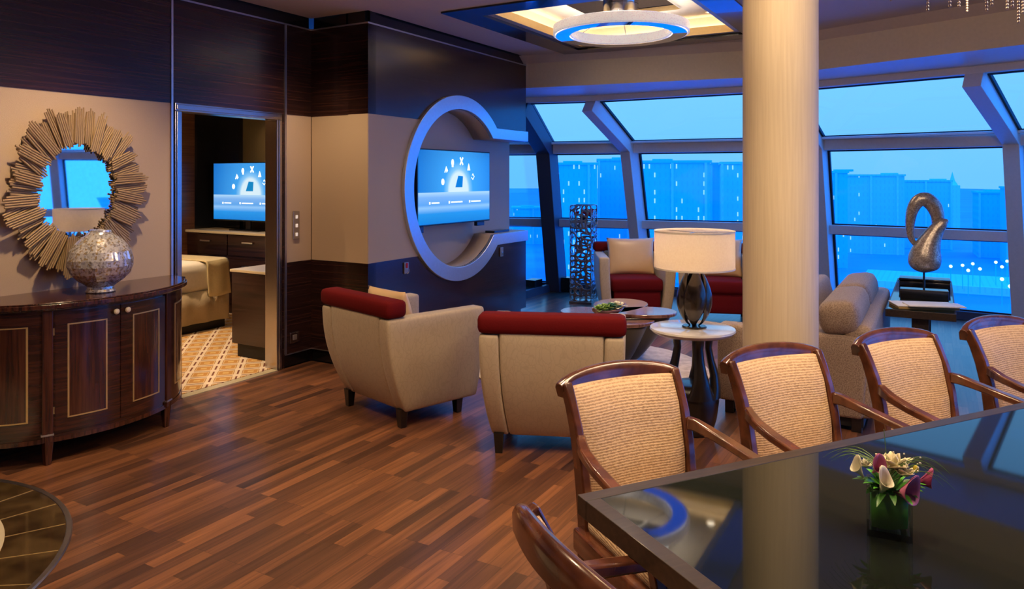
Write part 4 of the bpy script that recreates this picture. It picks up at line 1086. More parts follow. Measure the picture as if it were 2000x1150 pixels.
CL = [None, 'mahogany dining armchair directly in front of the column', 'mahogany dining armchair in front of the sofa end', 'mahogany dining armchair farthest right, cut by the picture edge']
for i, (tt, ss, _) in enumerate(CH):
    o = ch if i == 0 else copy_tree(ch); x, y = P(tt, ss)
    o.location = (x, y, 0); o.rotation_euler = (0, 0, math.atan2(-TS.y, -TS.x)-math.pi/2)
    if i: o['label'] = CL[i]
o = copy_tree(ch); x, y = P(1.03, 1.205); o.location = (x, y, 0); o.rotation_euler = (0, 0, math.atan2(TA_.y, TA_.x)-math.pi/2)
o['label'] = 'mahogany dining armchair at the head of the table, seen from behind its top rail'

# ------------------------------------------------------------------ flowers in a glass cube on the dining table
random.seed(5)
fx, fy, fz = .910, 1.78, TZ-.0015
vz = thing('glass_cube_vase', 'square clear glass vase with a green leaf lining on the dining table', 'vase', (fx, fy, fz), R(-25))
m = MB(); h = .048; th = .005; H_ = .112
m.add([(-h,-h,0),(h,-h,0),(h,h,0),(-h,h,0),(-h,-h,H_),(h,-h,H_),(h,h,H_),(-h,h,H_),(-h+th,-h+th,.014),(h-th,-h+th,.014),(h-th,h-th,.014),(-h+th,h-th,.014),(-h+th,-h+th,H_),(h-th,-h+th,H_),(h-th,h-th,H_),(-h+th,h-th,H_)],
      [(0,3,2,1),(0,1,5,4),(1,2,6,5),(2,3,7,6),(3,0,4,7),(8,9,10,11),(8,12,13,9),(9,13,14,10),(10,14,15,11),(11,15,12,8),(4,5,13,12),(5,6,14,13),(6,7,15,14),(7,4,12,15)])
m.build('glass_body', 'glass', vz, smooth=False)
vs = []; fs = []
for k in range(25):
    a = 2*math.pi*k/24; c, s_ = math.cos(a), math.sin(a); rr = .041/max(abs(c), abs(s_))**.75; vs += [(rr*c, rr*s_, .020+.012*max(0, c)), (rr*c, rr*s_, .108)]
for k in range(24): fs.append((2*k, 2*k+1, 2*k+3, 2*k+2))
MB().add(vs, fs).build('leaf_lining', 'leaf', vz, solid=.0012)
MB().rbox(-.026, .026, -.026, .026, .026, .085, .008, (1,1,1)).build('floral_foam', 'leaf', vz)
bq = thing('flower_bouquet', 'low bouquet of white blooms, pink calla lilies and grass in the glass cube', 'bouquet', (fx, fy, fz+.10), R(-25))
def leafblade(m, p0, dirv, L_, w_, droop=.4, n=8, fold=.2):
    d = Vector(dirv).normalized(); p = Vector(p0); sd = d.cross(Vector((0,0,1))).normalized(); vs = []; 
    if sd.length < .1: sd = Vector((1,0,0))
    for k in range(n+1):
        u = k/n; ww = w_*math.sin(math.pi*min(1, u*.92+.06))**.8
        q = p+d*(L_*u)+Vector((0,0,-droop*L_*u*u)); vs += [q-sd*ww/2+Vector((0,0,ww*fold)), q, q+sd*ww/2+Vector((0,0,ww*fold))]
    fs = []
    for k in range(n): fs += [(3*k, 3*k+1, 3*k+4, 3*k+3), (3*k+1, 3*k+2, 3*k+5, 3*k+4)]
    m.add(vs, fs)
def calla(m, c, d, L_, r):
    """funnel with a flared pointed lip"""
    d = Vector(d).normalized(); sx = d.cross(Vector((0,0,1))).normalized(); up = sx.cross(d).normalized(); vs = []; fs = []; n, k_ = 18, 8
    for j in range(k_+1):
        u = j/k_
        for i in range(n+1):
            a = 2*math.pi*1.06*i/n; rr = r*(.12+.88*u**1.9)*(1+.10*(i/n)); tip = (.5+.5*math.cos(a))**3*u**3
            vs.append(Vector(c)+d*(L_*u*.75+L_*.45*tip)+(up*math.cos(a)+sx*math.sin(a))*(rr+r*.35*tip))
    for j in range(k_):
        for i in range(n): fs.append((j*(n+1)+i, j*(n+1)+i+1, (j+1)*(n+1)+i+1, (j+1)*(n+1)+i))
    m.add(vs, fs)
def rose(m, c, r, n=11):
    for k in range(n):
        a = k*2.4; q = k/n; rr = r*(.25+.75*q); up_ = Vector((math.cos(a)*.9*q, math.sin(a)*.9*q, 1-.5*q)).normalized(); vs = []; fs = []
        ce = Vector(c)+Vector((math.cos(a), math.sin(a), 0))*rr*.45; sd = Vector((-math.sin(a), math.cos(a), 0))
        for i in range(5):
            for j in range(5):
                u, v = -1+i/2, j/4; w2 = rr*.75*math.sin(math.pi*(.2+.72*v)); vs.append(ce+sd*u*w2+up_*(v*r*1.1-.3*r)+Vector((math.cos(a), math.sin(a), 0))*(r*.35*v*v*q-.18*r*u*u))
        for i in range(4):
            for j in range(4): fs.append((i*5+j, (i+1)*5+j, (i+1)*5+j+1, i*5+j+1))
        m.add(vs, fs)
for (c, r, mt) in (((.014,.02,.052), .036, 'cream_petal'), ((.034,.0,.045), .024, 'cream_petal'), ((-.050,.03,.040), .018, 'white_petal'), ((.0,.05,.05), .022, 'cream_petal')):
    m = MB(); rose(m, c, r); m.build('bloom', mt, bq, solid=.0008, angle=70)
for (c, d, L_, r, mt) in (((.01,-.03,.005), (.75,-.55,.35), .060, .026, 'pink_petal'), ((-.035,.0,.035), (.35,-.5,.6), .045, .017, 'pink_petal'), ((.055,.03,.012), (.9,.1,.35), .045, .018, 'magenta_petal'), ((-.022,-.035,-.005), (.35,-.30,1), .060, .017, 'white_petal'), ((-.055,.0,.02), (-.5,-.3,.8), .045, .015, 'white_petal')):
    m = MB(); calla(m, c, d, L_, r); m.build('calla_lily', mt, bq, solid=.001, angle=80)
m = MB()
for k in range(26):
    a = random.uniform(0, 2*math.pi); leafblade(m, (.02*math.cos(a), .02*math.sin(a), .0), (math.cos(a), math.sin(a), random.uniform(.2, 1.3)), random.uniform(.05, .085), random.uniform(.014, .026), .35)
m.build('foliage', 'leafdark', bq, angle=80)
m = MB()
for k in range(14):
    a = random.uniform(0, 2*math.pi); leafblade(m, (.02*math.cos(a), .02*math.sin(a), .0), (math.cos(a), math.sin(a), random.uniform(.3, 1.0)), random.uniform(.05, .08), random.uniform(.010, .018), .35)
m.build('foliage', 'leaf', bq, angle=80)
for side in (-1, 1):
    m = MB()
    for k in range(9):
        a = R(155+random.uniform(-25, 25)) if side < 0 else R(8+random.uniform(-16, 16)); L_ = random.uniform(.08, .15)
        d = Vector((math.cos(a), math.sin(a), 0)); path = [Vector((0,0,.01))+d*(L_*u)+Vector((0,0,.055*math.sin(u*2.3)-.03*u*u+.004*k)) for u in [q/8 for q in range(9)]]
        m.tube(path, [.0014-.0011*q/8 for q in range(9)], 5)
    m.build('grass_spray', 'stem', bq)
m = MB(); path = [Vector((.0,.03,.02))+Vector((-.01*u+.03*u*u*0, .0, .115*u)) for u in [q/8 for q in range(9)]]; m.tube(path, .0009, 5); m.build('grass_spray', 'stem', bq)
m = MB()
for k in range(26): m.sphere((random.uniform(-.02,.07), random.uniform(-.01,.05), random.uniform(.055,.085)), .0022, 6, 4)
m.build('white_berries', 'white_petal', bq)['kind'] = 'stuff'
m = MB(); m.sphere((.058,.012,.055), (.007,.007,.009), 8, 6).sphere((.052,.02,.050), .006, 8, 6); m.build('yellow_bud', 'yellow_petal', bq)
# ------------------------------------------------------------------ rug, coffee table, succulents
rg = MB().lathe([(0, 0), (.98, 0), (.985, .006), (.975, .012), (0, .012)], n=72).build('round_rug', 'rug', None, loc=(.66, 6.25, .001)); tag(rg, 'round cream rug under the petal-shaped coffee table', 'rug')
ct = thing('petal_coffee_table', 'coffee table with four overlapping wooden petals on dark curved bases', 'coffee table', (.86, 6.37, .0))
PET = [(.56, 0, .455, .26, 0), (-.44, 0, .455, .26, 180), (.30, .62, .455, .30, 70), (.06, -.42, .415, .30, -65)]
for (tx, ty, z, hw, an) in PET:
    a = R(an); L_ = math.hypot(tx, ty) if ty else abs(tx); n = 26; top = []
    L2 = L_+.10
    for k in range(n*2):
        u = k/(2*n)*2*math.pi; px = (1-math.cos(u))/2; py = math.sin(u)
        wv = hw*py*(.55+.45*px)
        top.append((-.10+px*(L2), wv))
    MT = Matrix.Translation((0, 0, 0)) @ Matrix.Rotation(a, 4, 'Z')
    MB().prism(top, z-.028, z, MT).build('petal_top', 'coffeetop', ct, smooth=False, bevel=.006)
    # curved half-bowl base under the petal
    vs = []; fs = []; nz, na = 12, 20
    for j in range(nz+1):
        q = j/nz; zz = .013+(z-.028-.013)*q; k_ = .30+.66*q**.75
        for i in range(na+1):
            b_ = R(-100+200*i/na); rx, ry = L_*.95*k_, hw*.86*(.42+.58*q**.8)
            vs.append((.02+rx*math.cos(b_)*.98, ry*math.sin(b_), zz))
    for j in range(nz):
        for i in range(na): fs.append((j*(na+1)+i, j*(na+1)+i+1, (j+1)*(na+1)+i+1, (j+1)*(na+1)+i))
    MB().add(vs, fs, MT).build('petal_base', 'tablebase', ct, angle=60, solid=.018)
tx_, ty_, tz_ = .815, 6.18, .4555
tr_ = thing('leaf_bowl', 'long leaf-shaped wooden bowl on the coffee table', 'bowl', (tx_, ty_, tz_), R(38))
vs = []; fs = []; n, mm = 20, 8
for i in range(n+1):
    u = -1+2*i/n; wv = .062*(1-abs(u)**2.2)+.002
    for j in range(mm+1):
        v = -1+2*j/mm; vs.append((u*.19, v*wv, .004+.045*abs(v)**2*(1-u*u*.4)+.050*abs(u)**3+(.0)))
for i in range(n):
    for j in range(mm): fs.append((i*(mm+1)+j, (i+1)*(mm+1)+j, (i+1)*(mm+1)+j+1, i*(mm+1)+j+1))
MB().add(vs, fs).build('bowl_body', 'coffeetop', tr_, solid=-.006, angle=60)
GS = 'succulents in the leaf-shaped bowl'
def rosette(name, label, lx, ly, r, mat, n=16):
    o = thing(name, label, 'succulent', tr_.matrix_basis @ Vector((lx, ly, .030)), group=GS); 
    a0 = R(38); o.location = (tx_+lx*math.cos(a0)-ly*math.sin(a0), ty_+lx*math.sin(a0)+ly*math.cos(a0), tz_+.042)
    m = MB()
    for k in range(n):
        a = k*2.4; q = (k+1)/n; d = (math.cos(a)*q, math.sin(a)*q, 1.15-q*.9); leafblade(m, (0,0,.005), d, r*(.55+.45*q), r*.55, .15, 5, .15)
    m.build('leaves', mat, o, angle=80, solid=.003)
    MB().sphere((0,0,.004), (r*.4, r*.4, .010), 8, 5).build('stem_base', 'succ', o); return o
SQ = 1.5
rosette('succulent', 'bright green succulent at the near tip of the leaf bowl', -.115, 0, .085, 'succ')
rosette('succulent', 'yellow-green succulent, second from the near tip of the leaf bowl', -.04, .012, .09, 'succ')
rosette('succulent', 'dark teal succulent between the green and the white ones', .035, .01, .09, 'succ2')
rosette('succulent', 'white waxy rosette at the far end of the leaf bowl', .10, .0, .10, 'white_petal')

# ------------------------------------------------------------------ marble side table and lamp
sx, sy = 1.140, 4.66
s = thing('marble_side_table', 'round white marble side table on an organic ebony base', 'side table', (sx, sy, 0))
MB().lathe([(0, .622), (.235, .622), (.258, .634), (.266, .646), (.262, .656), (.255, .658), (0, .658)], n=72).build('marble_top', 'marble', s, angle=30)
MB().lathe([(0, 0), (.115, 0), (.125, .01), (.150, .10), (.163, .20), (.160, .27), (.140, .30), (.11, .31), (0, .305)], n=48).build('base', 'ebony', s, angle=50)
for k, an in enumerate((188, 278, 338, 60)):
    a = R(an); c, s_ = math.cos(a), math.sin(a)
    path = [(r*c, r*s_, z) for r, z in ((.135, .24), (.142, .30), (.133, .38), (.112, .46), (.098, .54), (.105, .60), (.118, .625))]
    MB().tube(path, [(.090, .04), (.066, .034), (.044, .028), (.034, .024), (.032, .022), (.036, .024), (.044, .028)], 12, up=(c, s_, 0)).build('leg', 'ebony', s, angle=60)
lp = thing('table_lamp', 'table lamp with a cream drum shade and dark bronze petal base', 'lamp', (sx+.012, sy, .658))
MB().lathe([(0, 0), (.075, 0), (.078, .006), (.07, .012), (0, .012)], n=36).build('foot', 'bronze', lp)
MB().lathe([(.014, .01), (.014, .40), (.02, .405), (.02, .45), (0, .46)], n=14).build('stem', 'bronze', lp)
for k in range(4):
    a0 = R(250+90*k); vs = []; fs = []; nz, nu = 20, 10
    for j in range(nz+1):
        q = j/nz; z = .012+.372*q; w_ = (.018+.082*math.sin(math.pi*min(1, q*.97+.03))**.9)*(1 if q < .96 else .6); rr = .032+.078*math.sin(math.pi*q**.85)**.9; tw = .35*q
        for i in range(nu+1):
            u = -1+2*i/nu; ang = a0+tw+u*w_/.11; bul = rr*(1-.16*u*u)
            vs.append((bul*math.cos(ang), bul*math.sin(ang), z))
    for j in range(nz):
        for i in range(nu): fs.append((j*(nu+1)+i, j*(nu+1)+i+1, (j+1)*(nu+1)+i+1, (j+1)*(nu+1)+i))
    MB().add(vs, fs).build('petal', 'bronze', lp, angle=60, solid=.006)
sh = MB(); n_ = 96; sh.add([(.249*math.cos(2*math.pi*k/n_), .249*math.sin(2*math.pi*k/n_), z) for z in (.372, .612) for k in range(n_)], [(k, (k+1) % n_, n_+(k+1) % n_, n_+k) for k in range(n_)]); so_ = sh.build('lamp_shade', 'shade', lp, angle=40)
m = MB(); m.ringlathe([(.2475, .372), (.2505, .372), (.2505, .382), (.2475, .382)], n=96).ringlathe([(.2475, .602), (.2505, .602), (.2505, .612), (.2475, .612)], n=96); m.build('trim', 'linen', so_)
m = MB()
for k in range(3):
    a = R(120*k); m.tube([(0, 0, .60), (.248*math.cos(a), .248*math.sin(a), .60)], .002, 6)
m.build('spider', 'chrome', so_)
b_ = MB(); b_.sphere((0, 0, .50), (.03, .03, .042), 14, 10); b_.build('bulb', emit('lamp_bulb', (1, .74, .46), 8), lp)
pl_ = bpy.data.lights.new('lamp_light', 'POINT'); pl_.energy = 6.5; pl_.color = (1, .70, .45); pl_.shadow_soft_size = .045
po = bpy.data.objects.new('lamp_light', pl_); COL.objects.link(po); po.parent = lp; po.location = (0, 0, .50)

# ------------------------------------------------------------------ sofa (local x along u, y along v: back rest on the window side)
SO = (1.40, 5.05)
so_t = thing('sofa', 'long beige boucle sofa with its end to the dining table', 'sofa', (SO[0], SO[1], 0), RZU)    # local y = -v, so depth runs to y = -0.95
SL, SD = 1.98, .95
def tp(p): return (p[0], p[1], p[2])
for x0, x1 in ((0, .17), (SL-.17, SL)):
    MB().rbox(x0, x1, -SD, 0, .085, .605, .03, (2,5,4), lambda p: (p[0], p[1]+.045*(1-(p[2]/.6))*(p[1] < -.5), p[2])).build('arm', 'sofafab', so_t, angle=50)
MB().rbox(.17, SL-.17, -SD+.2, -.02, .085, .30, .02, (5,4,2)).build('seat_base', 'sofafab', so_t, angle=50)
MB().rbox(.02, SL-.02, -SD-.015, -SD+.155, .085, .675, .045, (6,2,4)).build('back_rest', 'sofafab', so_t, angle=50)
MB().rbox(.172, SL-.172, -SD+.10, -SD+.40, .30, .595, .03, (6,2,2)).build('back_pad', 'sofafab', so_t, angle=50)
for k in range(2):
    x0 = .175+(SL-.35)/2*k; MB().rbox(x0, x0+(SL-.35)/2-.005, -SD+.38, -.01, .30, .44, .045, (4,4,1)).build('seat_cushion', 'sofafab', so_t, angle=50)
for (lx, ly) in ((.06, -.08), (.06, -SD+.08), (SL-.06, -.08), (SL-.06, -SD+.08)): MB().box(lx-.03, lx+.03, ly-.03, ly+.03, 0, .09).build('leg', 'ebony', so_t, smooth=False, bevel=.003)
MB().box(.04, SL-.04, -SD+.04, -.06, .03, .09).build('plinth', 'blackmatte', so_t, smooth=False)
def su(x, y, z): return (SO[0]+.5*x-.866*y, SO[1]+.866*x+.5*y, z)
GP2 = 'loose cushions on the sofa back'
def bolster(label, x0, x1, y, z, w_, h_, tilt, r=.075):
    L_ = x1-x0
    o = MB().rbox(-L_/2, L_/2, -w_/2, w_/2, -h_/2, h_/2, r, (7,1,2), lambda p: (p[0], p[1]*(1-.10*abs(p[2])/h_), p[2])).build('sofa_cushion', 'sofafab', None, angle=50)
    o.location = su((x0+x1)/2, y, z); o.rotation_euler = (tilt, 0, RZU); return tag(o, label, 'cushion', GP2)
bolster('thick beige back cushion nearest the dining table, standing on the sofa', -.005, .86, -SD+.185, .708, .25, .215, R(-8), .07)
bolster('thick beige back cushion in the middle of the sofa', .87, 1.76, -SD+.185, .708, .25, .215, R(-8), .07)
bolster('slim beige seat cushion leaning in front of the thick back cushions', .72, 1.62, -.50, .63, .13, .34, R(-14), .055)

# ------------------------------------------------------------------ console table, sculpture, album
cs = thing('console_table', 'narrow dark console table with a glossy top behind the sofa', 'console table', su(.88, -1.005, 0), RZU)   # local x away, y toward the sofa
CLn, CW, CZt = 1.9, .44, .66
MB().box(0, CLn, -CW+.02, .02, CZt-.055, CZt-.002).build('table_edge', 'tablewood', cs, smooth=False, bevel=.002)
MB().box(.012, CLn-.012, -CW+.032, .008, CZt-.01, CZt).build('glass_top', 'tableglass', cs, smooth=False)
for x in (.08, CLn-.14):
    p_ = MB().box(x, x+.10, -CW/2-.035, -CW/2+.075, .03, CZt-.055).build('pedestal', 'tablewood', cs, smooth=False, bevel=.003)
    MB().box(x-.05, x+.15, -CW/2-.14, -CW/2+.18, 0, .03).build('foot_plate', 'tablewood', p_, smooth=False, bevel=.003)
def cu(x, y, z=CZt): q = su(.88+x, -1.005+y, z); return q
al = thing('album', 'large album with white cover lying on the near end of the console table', 'book', cu(.20, -.22), RZU+R(18))
MB().rbox(-.11, .13, -.205, .205, .016, .024, .003, (0,0,0)).build('cover', 'paper', al); MB().rbox(-.11, .13, -.20, .20, 0, .016, .003, (0,0,0)).build('pages', 'paperedge', al)
MB().rbox(-.15, .02, -.23, .14, .024, .034, .003, (0,0,0)).build('loose_sheets', 'paper', al)
scp = thing('swan_sculpture', 'silver swan-neck sculpture on a black block, standing on the console table', 'sculpture', cu(.64, -.215), R(-28))
MB().box(-.165, .165, -.06, .06, 0, .075).build('plinth', 'black', scp, smooth=False, bevel=.003)
MB().tube([(0,0,.07), (0,0,.26)], .008, 10).build('rod', 'black', scp)
m = MB(); m.tube(*smoothp([(0,0,.205), (0,0,.225), (.002,0,.26), (.006,0,.32), (.022,0,.40), (.05,0,.475), (.09,0,.55), (.135,0,.60), (.165,0,.615)],
       [(.02,.02), (.075,.06), (.108,.08), (.115,.085), (.095,.07), (.072,.055), (.052,.04), (.034,.028), (.008,.008)]), 20, up=(0,1,0)); m.build('lower_form', 'sculpt', scp, angle=80)
m = MB(); m.tube(*smoothp([(.035,.0,.36), (.055,.02,.46), (.088,.03,.56), (.092,.03,.65), (.062,.02,.73), (.010,.0,.775), (-.045,-.01,.755), (-.082,-.015,.68), (-.096,-.015,.58), (-.092,-.01,.49), (-.068,.0,.43), (-.038,.0,.405)],
       [(.02,.018), (.030,.028), (.038,.034), (.048,.040), (.056,.046), (.056,.046), (.050,.040), (.042,.034), (.033,.027), (.026,.022), (.018,.016), (.008,.008)]), 18, up=(0,1,0)); m.build('upper_arch', 'sculpt', scp, angle=80)
bx = thing('black_case', 'low black lacquer case behind the swan sculpture on the console table', 'box', cu(1.30, -.21), RZU)
MB().rbox(-.10, .10, -.19, .19, .0, .06, .006, (0,0,0)).build('case_body', 'black', bx); MB().rbox(-.102, .102, -.192, .192, .062, .085, .006, (0,0,0)).build('lid', 'black', bx)

# ------------------------------------------------------------------ openwork steel pedestal
pe = thing('openwork_pedestal', 'tall square pedestal of openwork polished steel by the windows', 'pedestal', (.925, 9.52, 0), R(-22))
random.seed(21)
def lattice(name, w_, z0, z1, ncol, nrow, parent, cx=0, cy=0):
    bm = bmesh.new(); P_ = 4*w_; V = []
    for j in range(nrow+1):
        row = []
        for i in range(ncol):
            u = i/ncol*P_+(random.uniform(-.3, .3)*P_/ncol if i % (ncol//4) else 0)+(.5*P_/ncol*(j % 2) if i % (ncol//4) else 0)*.6; zz = z0+(z1-z0)*j/nrow+(random.uniform(-.3, .3)*(z1-z0)/nrow if 0 < j < nrow else 0)
            u = u % P_; k = int(u//w_); f = u-k*w_
            x, y = [( -w_/2+f, -w_/2), (w_/2, -w_/2+f), (w_/2-f, w_/2), (-w_/2, w_/2-f)][k]
            row.append(bm.verts.new((x+cx, y+cy, zz)))
        V.append(row)
    for j in range(nrow):
        for i in range(ncol): bm.faces.new((V[j][i], V[j][(i+1) % ncol], V[j+1][(i+1) % ncol], V[j+1][i]))
    bm.normal_update()
    ed = [e_ for e_ in bm.edges if len(e_.link_faces) == 2 and e_.link_faces[0].normal.dot(e_.link_faces[1].normal) > .95]
    random.shuffle(ed); bmesh.ops.dissolve_edges(bm, edges=ed[:int(len(ed)*.18)])
    fs_ = list(bm.faces); r = bmesh.ops.inset_individual(bm, faces=fs_, thickness=.012, use_even_offset=False)
    bmesh.ops.delete(bm, geom=fs_, context='FACES'); 
    me = bpy.data.meshes.new(name); bm.to_mesh(me); bm.free(); me.materials.append(M['lattice'])
    for p in me.polygons: p.use_smooth = True
    o = bpy.data.objects.new(name, me); COL.objects.link(o); o.parent = parent
    q = o.modifiers.new('solid', 'SOLIDIFY'); q.thickness = .010; q = o.modifiers.new('sub', 'SUBSURF'); q.levels = 2; q.render_levels = 2
    return o
lattice('lattice_column', .29, 0.03, 1.26, 16, 17, pe)
MB().box(-.15, .15, -.15, .15, 0, .03).build('base_plate', 'lattice', pe, smooth=False, bevel=.003)
MB().box(-.13, .13, -.13, .13, 1.03, 1.04).build('inner_shelf', 'lattice', pe, smooth=False)
rf = thing('red_flower_arrangement', 'red blooms and green leaves held in the top of the openwork pedestal', 'flowers', (.925, 9.52, 1.041), R(-22))
m = MB()
for k in range(7): rose(m, (random.uniform(-.10, .12), random.uniform(-.12, .0), random.uniform(.03, .14)), .045, 8)
m.build('bloom', 'redflower', rf, solid=.001, angle=80)
m = MB()
for k in range(16):
    a = random.uniform(0, 6.28); leafblade(m, (0, 0, 0), (math.cos(a), math.sin(a), 1.4), .12, .04, .2)
m.build('foliage', 'leafdark', rf, solid=.001, angle=80)
MB().lathe([(0, 0), (.045, 0), (.05, .04), (.042, .06), (0, .06)], n=20).build('pot', 'blackmatte', rf)
for (x, y, rz, lab) in ((.75, 10.45, -20, 'black floor box at the foot of the shaded corner post'), (.30, 10.22, 60, 'black floor box behind the glass screen by the corner post')):
    t = thing('floor_box', lab, 'equipment box', (x, y, 0), R(rz), 'black floor boxes by the corner post')
    MB().box(-.11, .11, -.08, .08, .012, .20).build('casing', 'black', t, smooth=False, bevel=.004); MB().box(-.09, .09, -.06, .06, 0, .014).build('foot', 'blackmatte', t, smooth=False)

# ------------------------------------------------------------------ ring chandelier in the tray
cx_, cy_, _z = T(TL/2, TW/2)
rc = thing('ring_chandelier', 'large crystal ring chandelier hanging in the square ceiling tray', 'chandelier', (cx_, cy_, 2.895))
MB().ringlathe([(.600, .004), (.612, .012), (.612, .088), (.600, .094), (.588, .088), (.588, .012)], n=120).build('outer_crystal_band', 'crystal', rc, angle=20)
MB().ringlathe([(.452, .004), (.462, .012), (.462, .088), (.452, .094), (.442, .088), (.442, .012)], n=120).build('inner_crystal_band', 'crystal', rc, angle=20)
MB().ringlathe([(.462, .0), (.588, .0), (.588, .008), (.462, .008)], n=120).build('mirror_underside', 'mirror', rc, angle=20)
MB().ringlathe([(.47, .05), (.58, .05), (.58, .06), (.47, .06)], n=96).build('light_strip', emit('chandelier_led', (1, .93, .85), 5), rc)
MB().lathe([(0, .19), (.16, .19), (.16, .275), (0, .275)], n=36).build('ceiling_mount', 'chrome', rc)
m = MB()
for k in range(6):
    a = R(60*k+15); m.tube([(.14*math.cos(a), .14*math.sin(a), .21), (.525*math.cos(a), .525*math.sin(a), .055)], .0035, 8)
m.build('suspension_arm', 'chrome', rc)
for k in range(2):
    a = R(180*k+20); pd = bpy.data.lights.new('ring_light', 'AREA'); pd.shape = 'DISK'; pd.size = .5; pd.energy = 12; pd.color = (1, .85, .66)
    break
po = bpy.data.objects.new('ring_light', pd); COL.objects.link(po); po.location = (cx_, cy_, 3.0); po.rotation_euler = (R(180), 0, 0)
pd = bpy.data.lights.new('chandelier_light', 'POINT'); pd.energy = 80; pd.color = (1, .72, .46); pd.shadow_soft_size = .25
po = bpy.data.objects.new('chandelier_light', pd); COL.objects.link(po); po.location = (1.95, 2.15, 2.60)

# beaded chandelier above the dining table: only the hanging strand ends show in the photo
bc = thing('beaded_chandelier', 'beaded crystal chandelier above the dining table, strand ends at the top edge', 'chandelier', (1.95, 2.15, 2.05))
MB().lathe([(0, .88), (.72, .88), (.72, .95), (0, .95)], n=48).build('canopy', 'chrome', bc)
proto_s = {}
def strand(L_):
    m = MB(); z = 0
    while z < L_: m.sphere((0, 0, z+.0045), (.0042, .0042, .0048), 6, 4); z += .0092
    return m
shown = [(1740, 3), (1812, 23), (1855, 15), (1873, 15), (1927, 23), (1937, 12), (1967, 19), (1977, 15), (1989, 46), (1998, 27)]
random.seed(9)
lens = [.30, .40, .50]
meshes = [strand(q) for q in lens]; proto_s = [m.build('bead_strand', 'bead', bc, angle=90) for m in meshes]
for p_ in proto_s: p_.location = (0, 0, .3)
spots_ = []
for (x_, y_) in shown: d = random.uniform(1.95, 2.15); spots_.append(((x_-1000)/1440*d-1.95, d-2.15, 1.6+(348-y_)/1440*d-2.05))
for k in range(70):
    a = random.uniform(0, 6.28); r_ = .68*math.sqrt(random.random()); spots_.append((r_*math.cos(a), r_*math.sin(a), random.uniform(.15, .35)))
for k, q in enumerate(spots_):
    if (q[0]+1.95) < .75*(q[1]+2.15)*.7 : pass
    o = proto_s[k] if k < 3 else proto_s[k % 3].copy()
    if k >= 3: COL.objects.link(o)
    o.location = q; o.parent = bc

# ------------------------------------------------------------------ outside: harbour and city, blue haze painted into their colours
GZ = -19.0
wt_ = MB().add([(-500,14,GZ),(900,14,GZ),(900,1500,GZ),(-500,1500,GZ)], [(0,1,2,3)]); 
def mat_water():
    m, n, l, b = new_mat('hazy_harbour_water'); b.inputs['Base Color'].default_value = (.0, .36, .92, 1); b.inputs['Roughness'].default_value = .7; b.inputs['Specular IOR Level'].default_value = .15
    t = n.new('ShaderNodeTexCoord'); mp = n.new('ShaderNodeMapping'); mp.inputs['Scale'].default_value = (.015, .06, 1); nz = n.new('ShaderNodeTexNoise'); nz.inputs['Scale'].default_value = 1; nz.inputs['Detail'].default_value = 3
    l.new(t.outputs['Object'], mp.inputs[0]); l.new(mp.outputs[0], nz.inputs['Vector']); r = n.new('ShaderNodeValToRGB'); l.new(nz.outputs[0], r.inputs[0])
    r.color_ramp.elements[0].position = .35; r.color_ramp.elements[0].color = (.0, .36, .92, 1); r.color_ramp.elements[1].position = .75; r.color_ramp.elements[1].color = (.02, .50, .98, 1)
    l.new(r.outputs[0], b.inputs['Base Color']); return m
M['water'] = mat_water()
o = wt_.build('harbour_water', 'water', smooth=False); tag(o, 'hazy blue harbour water beyond the windows', 'water'); o['kind'] = 'structure'
HZ = [(.0, .60, .90), (.02, .72, .92), (.12, .80, .95), (.22, .88, .95)]  # distance haze painted into the facade colours, in steps of paleness
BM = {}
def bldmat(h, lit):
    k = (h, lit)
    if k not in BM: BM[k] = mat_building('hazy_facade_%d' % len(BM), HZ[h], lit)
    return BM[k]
def building(x0, x1, ytop, D, h, lit, label, kind='block'):
    """x0,x1,ytop: where its front reads from the room; D: distance in metres"""
    X0, X1 = (x0-1000)/1440*D, (x1-1000)/1440*D; zt = 1.6+(348-ytop)/1440*D
    t = thing('hazy_building', label, 'building', ((X0+X1)/2, D, GZ), -math.atan2((X0+X1)/2, D)*.8, 'city buildings beyond the windows'); w_ = (X1-X0)/2; Hh = zt-GZ
    b_ = MB().box(-w_, w_, 0, 14, 0, Hh).build('walls', bldmat(h, lit), t, smooth=False)
    if kind == 'block':
        m = MB(); m.box(-w_-.3, w_+.3, -.3, 14, Hh, Hh+.5)
        for k in range(max(1, int(w_/6))): q = random.uniform(-w_*.8, w_*.6); m.box(q, q+4, 4, 8, Hh+.4, Hh+.9)
        m.build('roof', bldmat(h, 0), t, smooth=False)
        m = MB()
        for k in range(int(2*w_/6.4)+1):
            q = -w_+k*6.4; m.box(q, q+.5, -.35, 0, 0, Hh)
        m.build('facade_piers', bldmat(min(3, h+1), 0), t, smooth=False)
    elif kind == 'spire':
        m = MB(); m.lathe([(w_*1.1, Hh), (w_*.75, Hh+1), (w_*.5, Hh+1.6), (0, Hh+4.8)], n=8, cy=7); m.build('spire', bldmat(h, 0), t, smooth=False)
    return t
random.seed(4)
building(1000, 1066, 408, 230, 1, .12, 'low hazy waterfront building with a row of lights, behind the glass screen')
building(1086, 1166, 322, 150, 1, .34, 'hazy block with many lit windows, between the shaded post and the first white mullion')
building(1168, 1243, 314, 165, 1, .05, 'plain hazy block just left of the first white mullion')
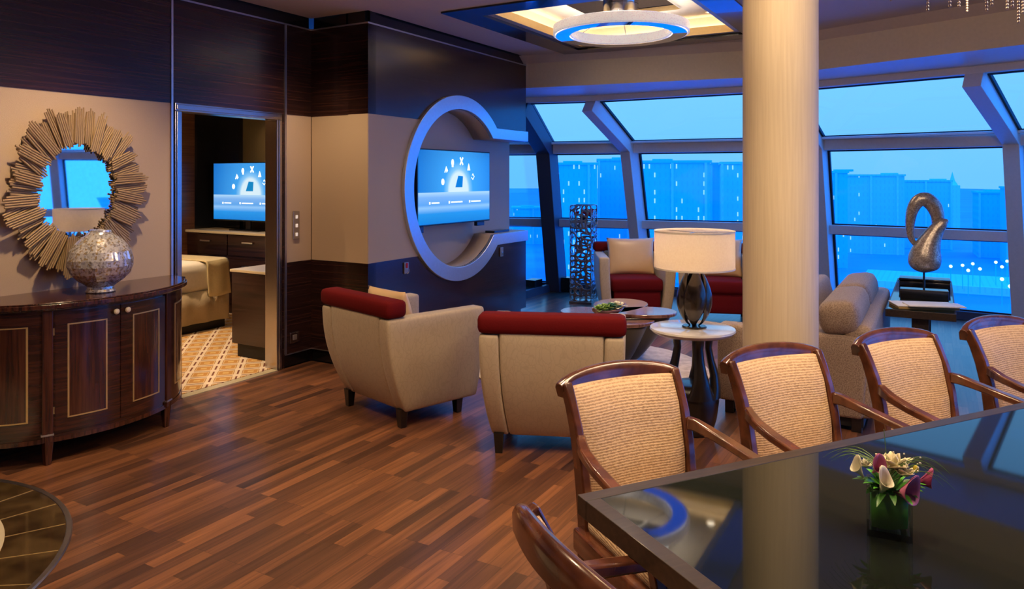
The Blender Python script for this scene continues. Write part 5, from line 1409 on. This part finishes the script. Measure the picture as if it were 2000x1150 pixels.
building(1247, 1385, 318, 145, 1, .20, 'wide hazy block with lit windows, above the lamp shade')
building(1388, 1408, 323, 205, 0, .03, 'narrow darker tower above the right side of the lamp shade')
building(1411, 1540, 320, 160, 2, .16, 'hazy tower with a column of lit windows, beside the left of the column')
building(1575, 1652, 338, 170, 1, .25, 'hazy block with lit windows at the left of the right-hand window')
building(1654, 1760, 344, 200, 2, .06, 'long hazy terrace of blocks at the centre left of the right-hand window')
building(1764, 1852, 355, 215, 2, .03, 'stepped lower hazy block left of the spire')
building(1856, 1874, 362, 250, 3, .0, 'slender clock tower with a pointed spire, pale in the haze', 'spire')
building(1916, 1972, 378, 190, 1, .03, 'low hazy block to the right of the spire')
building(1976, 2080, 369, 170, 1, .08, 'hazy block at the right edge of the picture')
# quay with lamps and a moored boat
q_ = thing('harbour_quay', 'hazy quay with a pale edge across the water in the right-hand window', 'quay', (105, 118, GZ), R(-30))
MB().box(-45, 60, 0, 22, 0, .9).build('deck', bldmat(2, 0), q_, smooth=False); MB().box(-45, 60, -.5, .1, 0, 1.4).build('quay_wall', bldmat(3, 0), q_, smooth=False)
GL = 'lamps along the quay'
lp0 = None
lampspots = [(1857, 520, 0), (1880, 518, 0), (1900, 515, 0), (1945, 512, 0), (1967, 510, 0), (1992, 508, 0), (1914, 525, 1), (1891, 528, 1), (1957, 521, 1), (1981, 519, 1), (1957, 545, 1), (1973, 559, 1)]
for k, (px, py, sm) in enumerate(lampspots):
    D = 7.0*1440/(py-348)*2.2; zl = GZ+20.6*(1-7.0*2.2/20.6)
    if lp0 is None:
        lp0 = thing('quay_lamp', 'small white lamp glowing on the hazy quay in the right-hand window', 'lamp post', group=GL)
        MB().sphere((0,0,0), .28, 8, 6).build('lamp_globe', emit('quay_lamp_glow', (.7, .95, 1), 1.6), lp0); MB().tube([(0,0,-4.2),(0,0,-.2)], .06, 6).build('post', bldmat(1, 0), lp0)
        o = lp0
    else: o = copy_tree(lp0)
    o.location = ((px-1000)/1440*D, D, 1.6-(py-348)/1440*D)
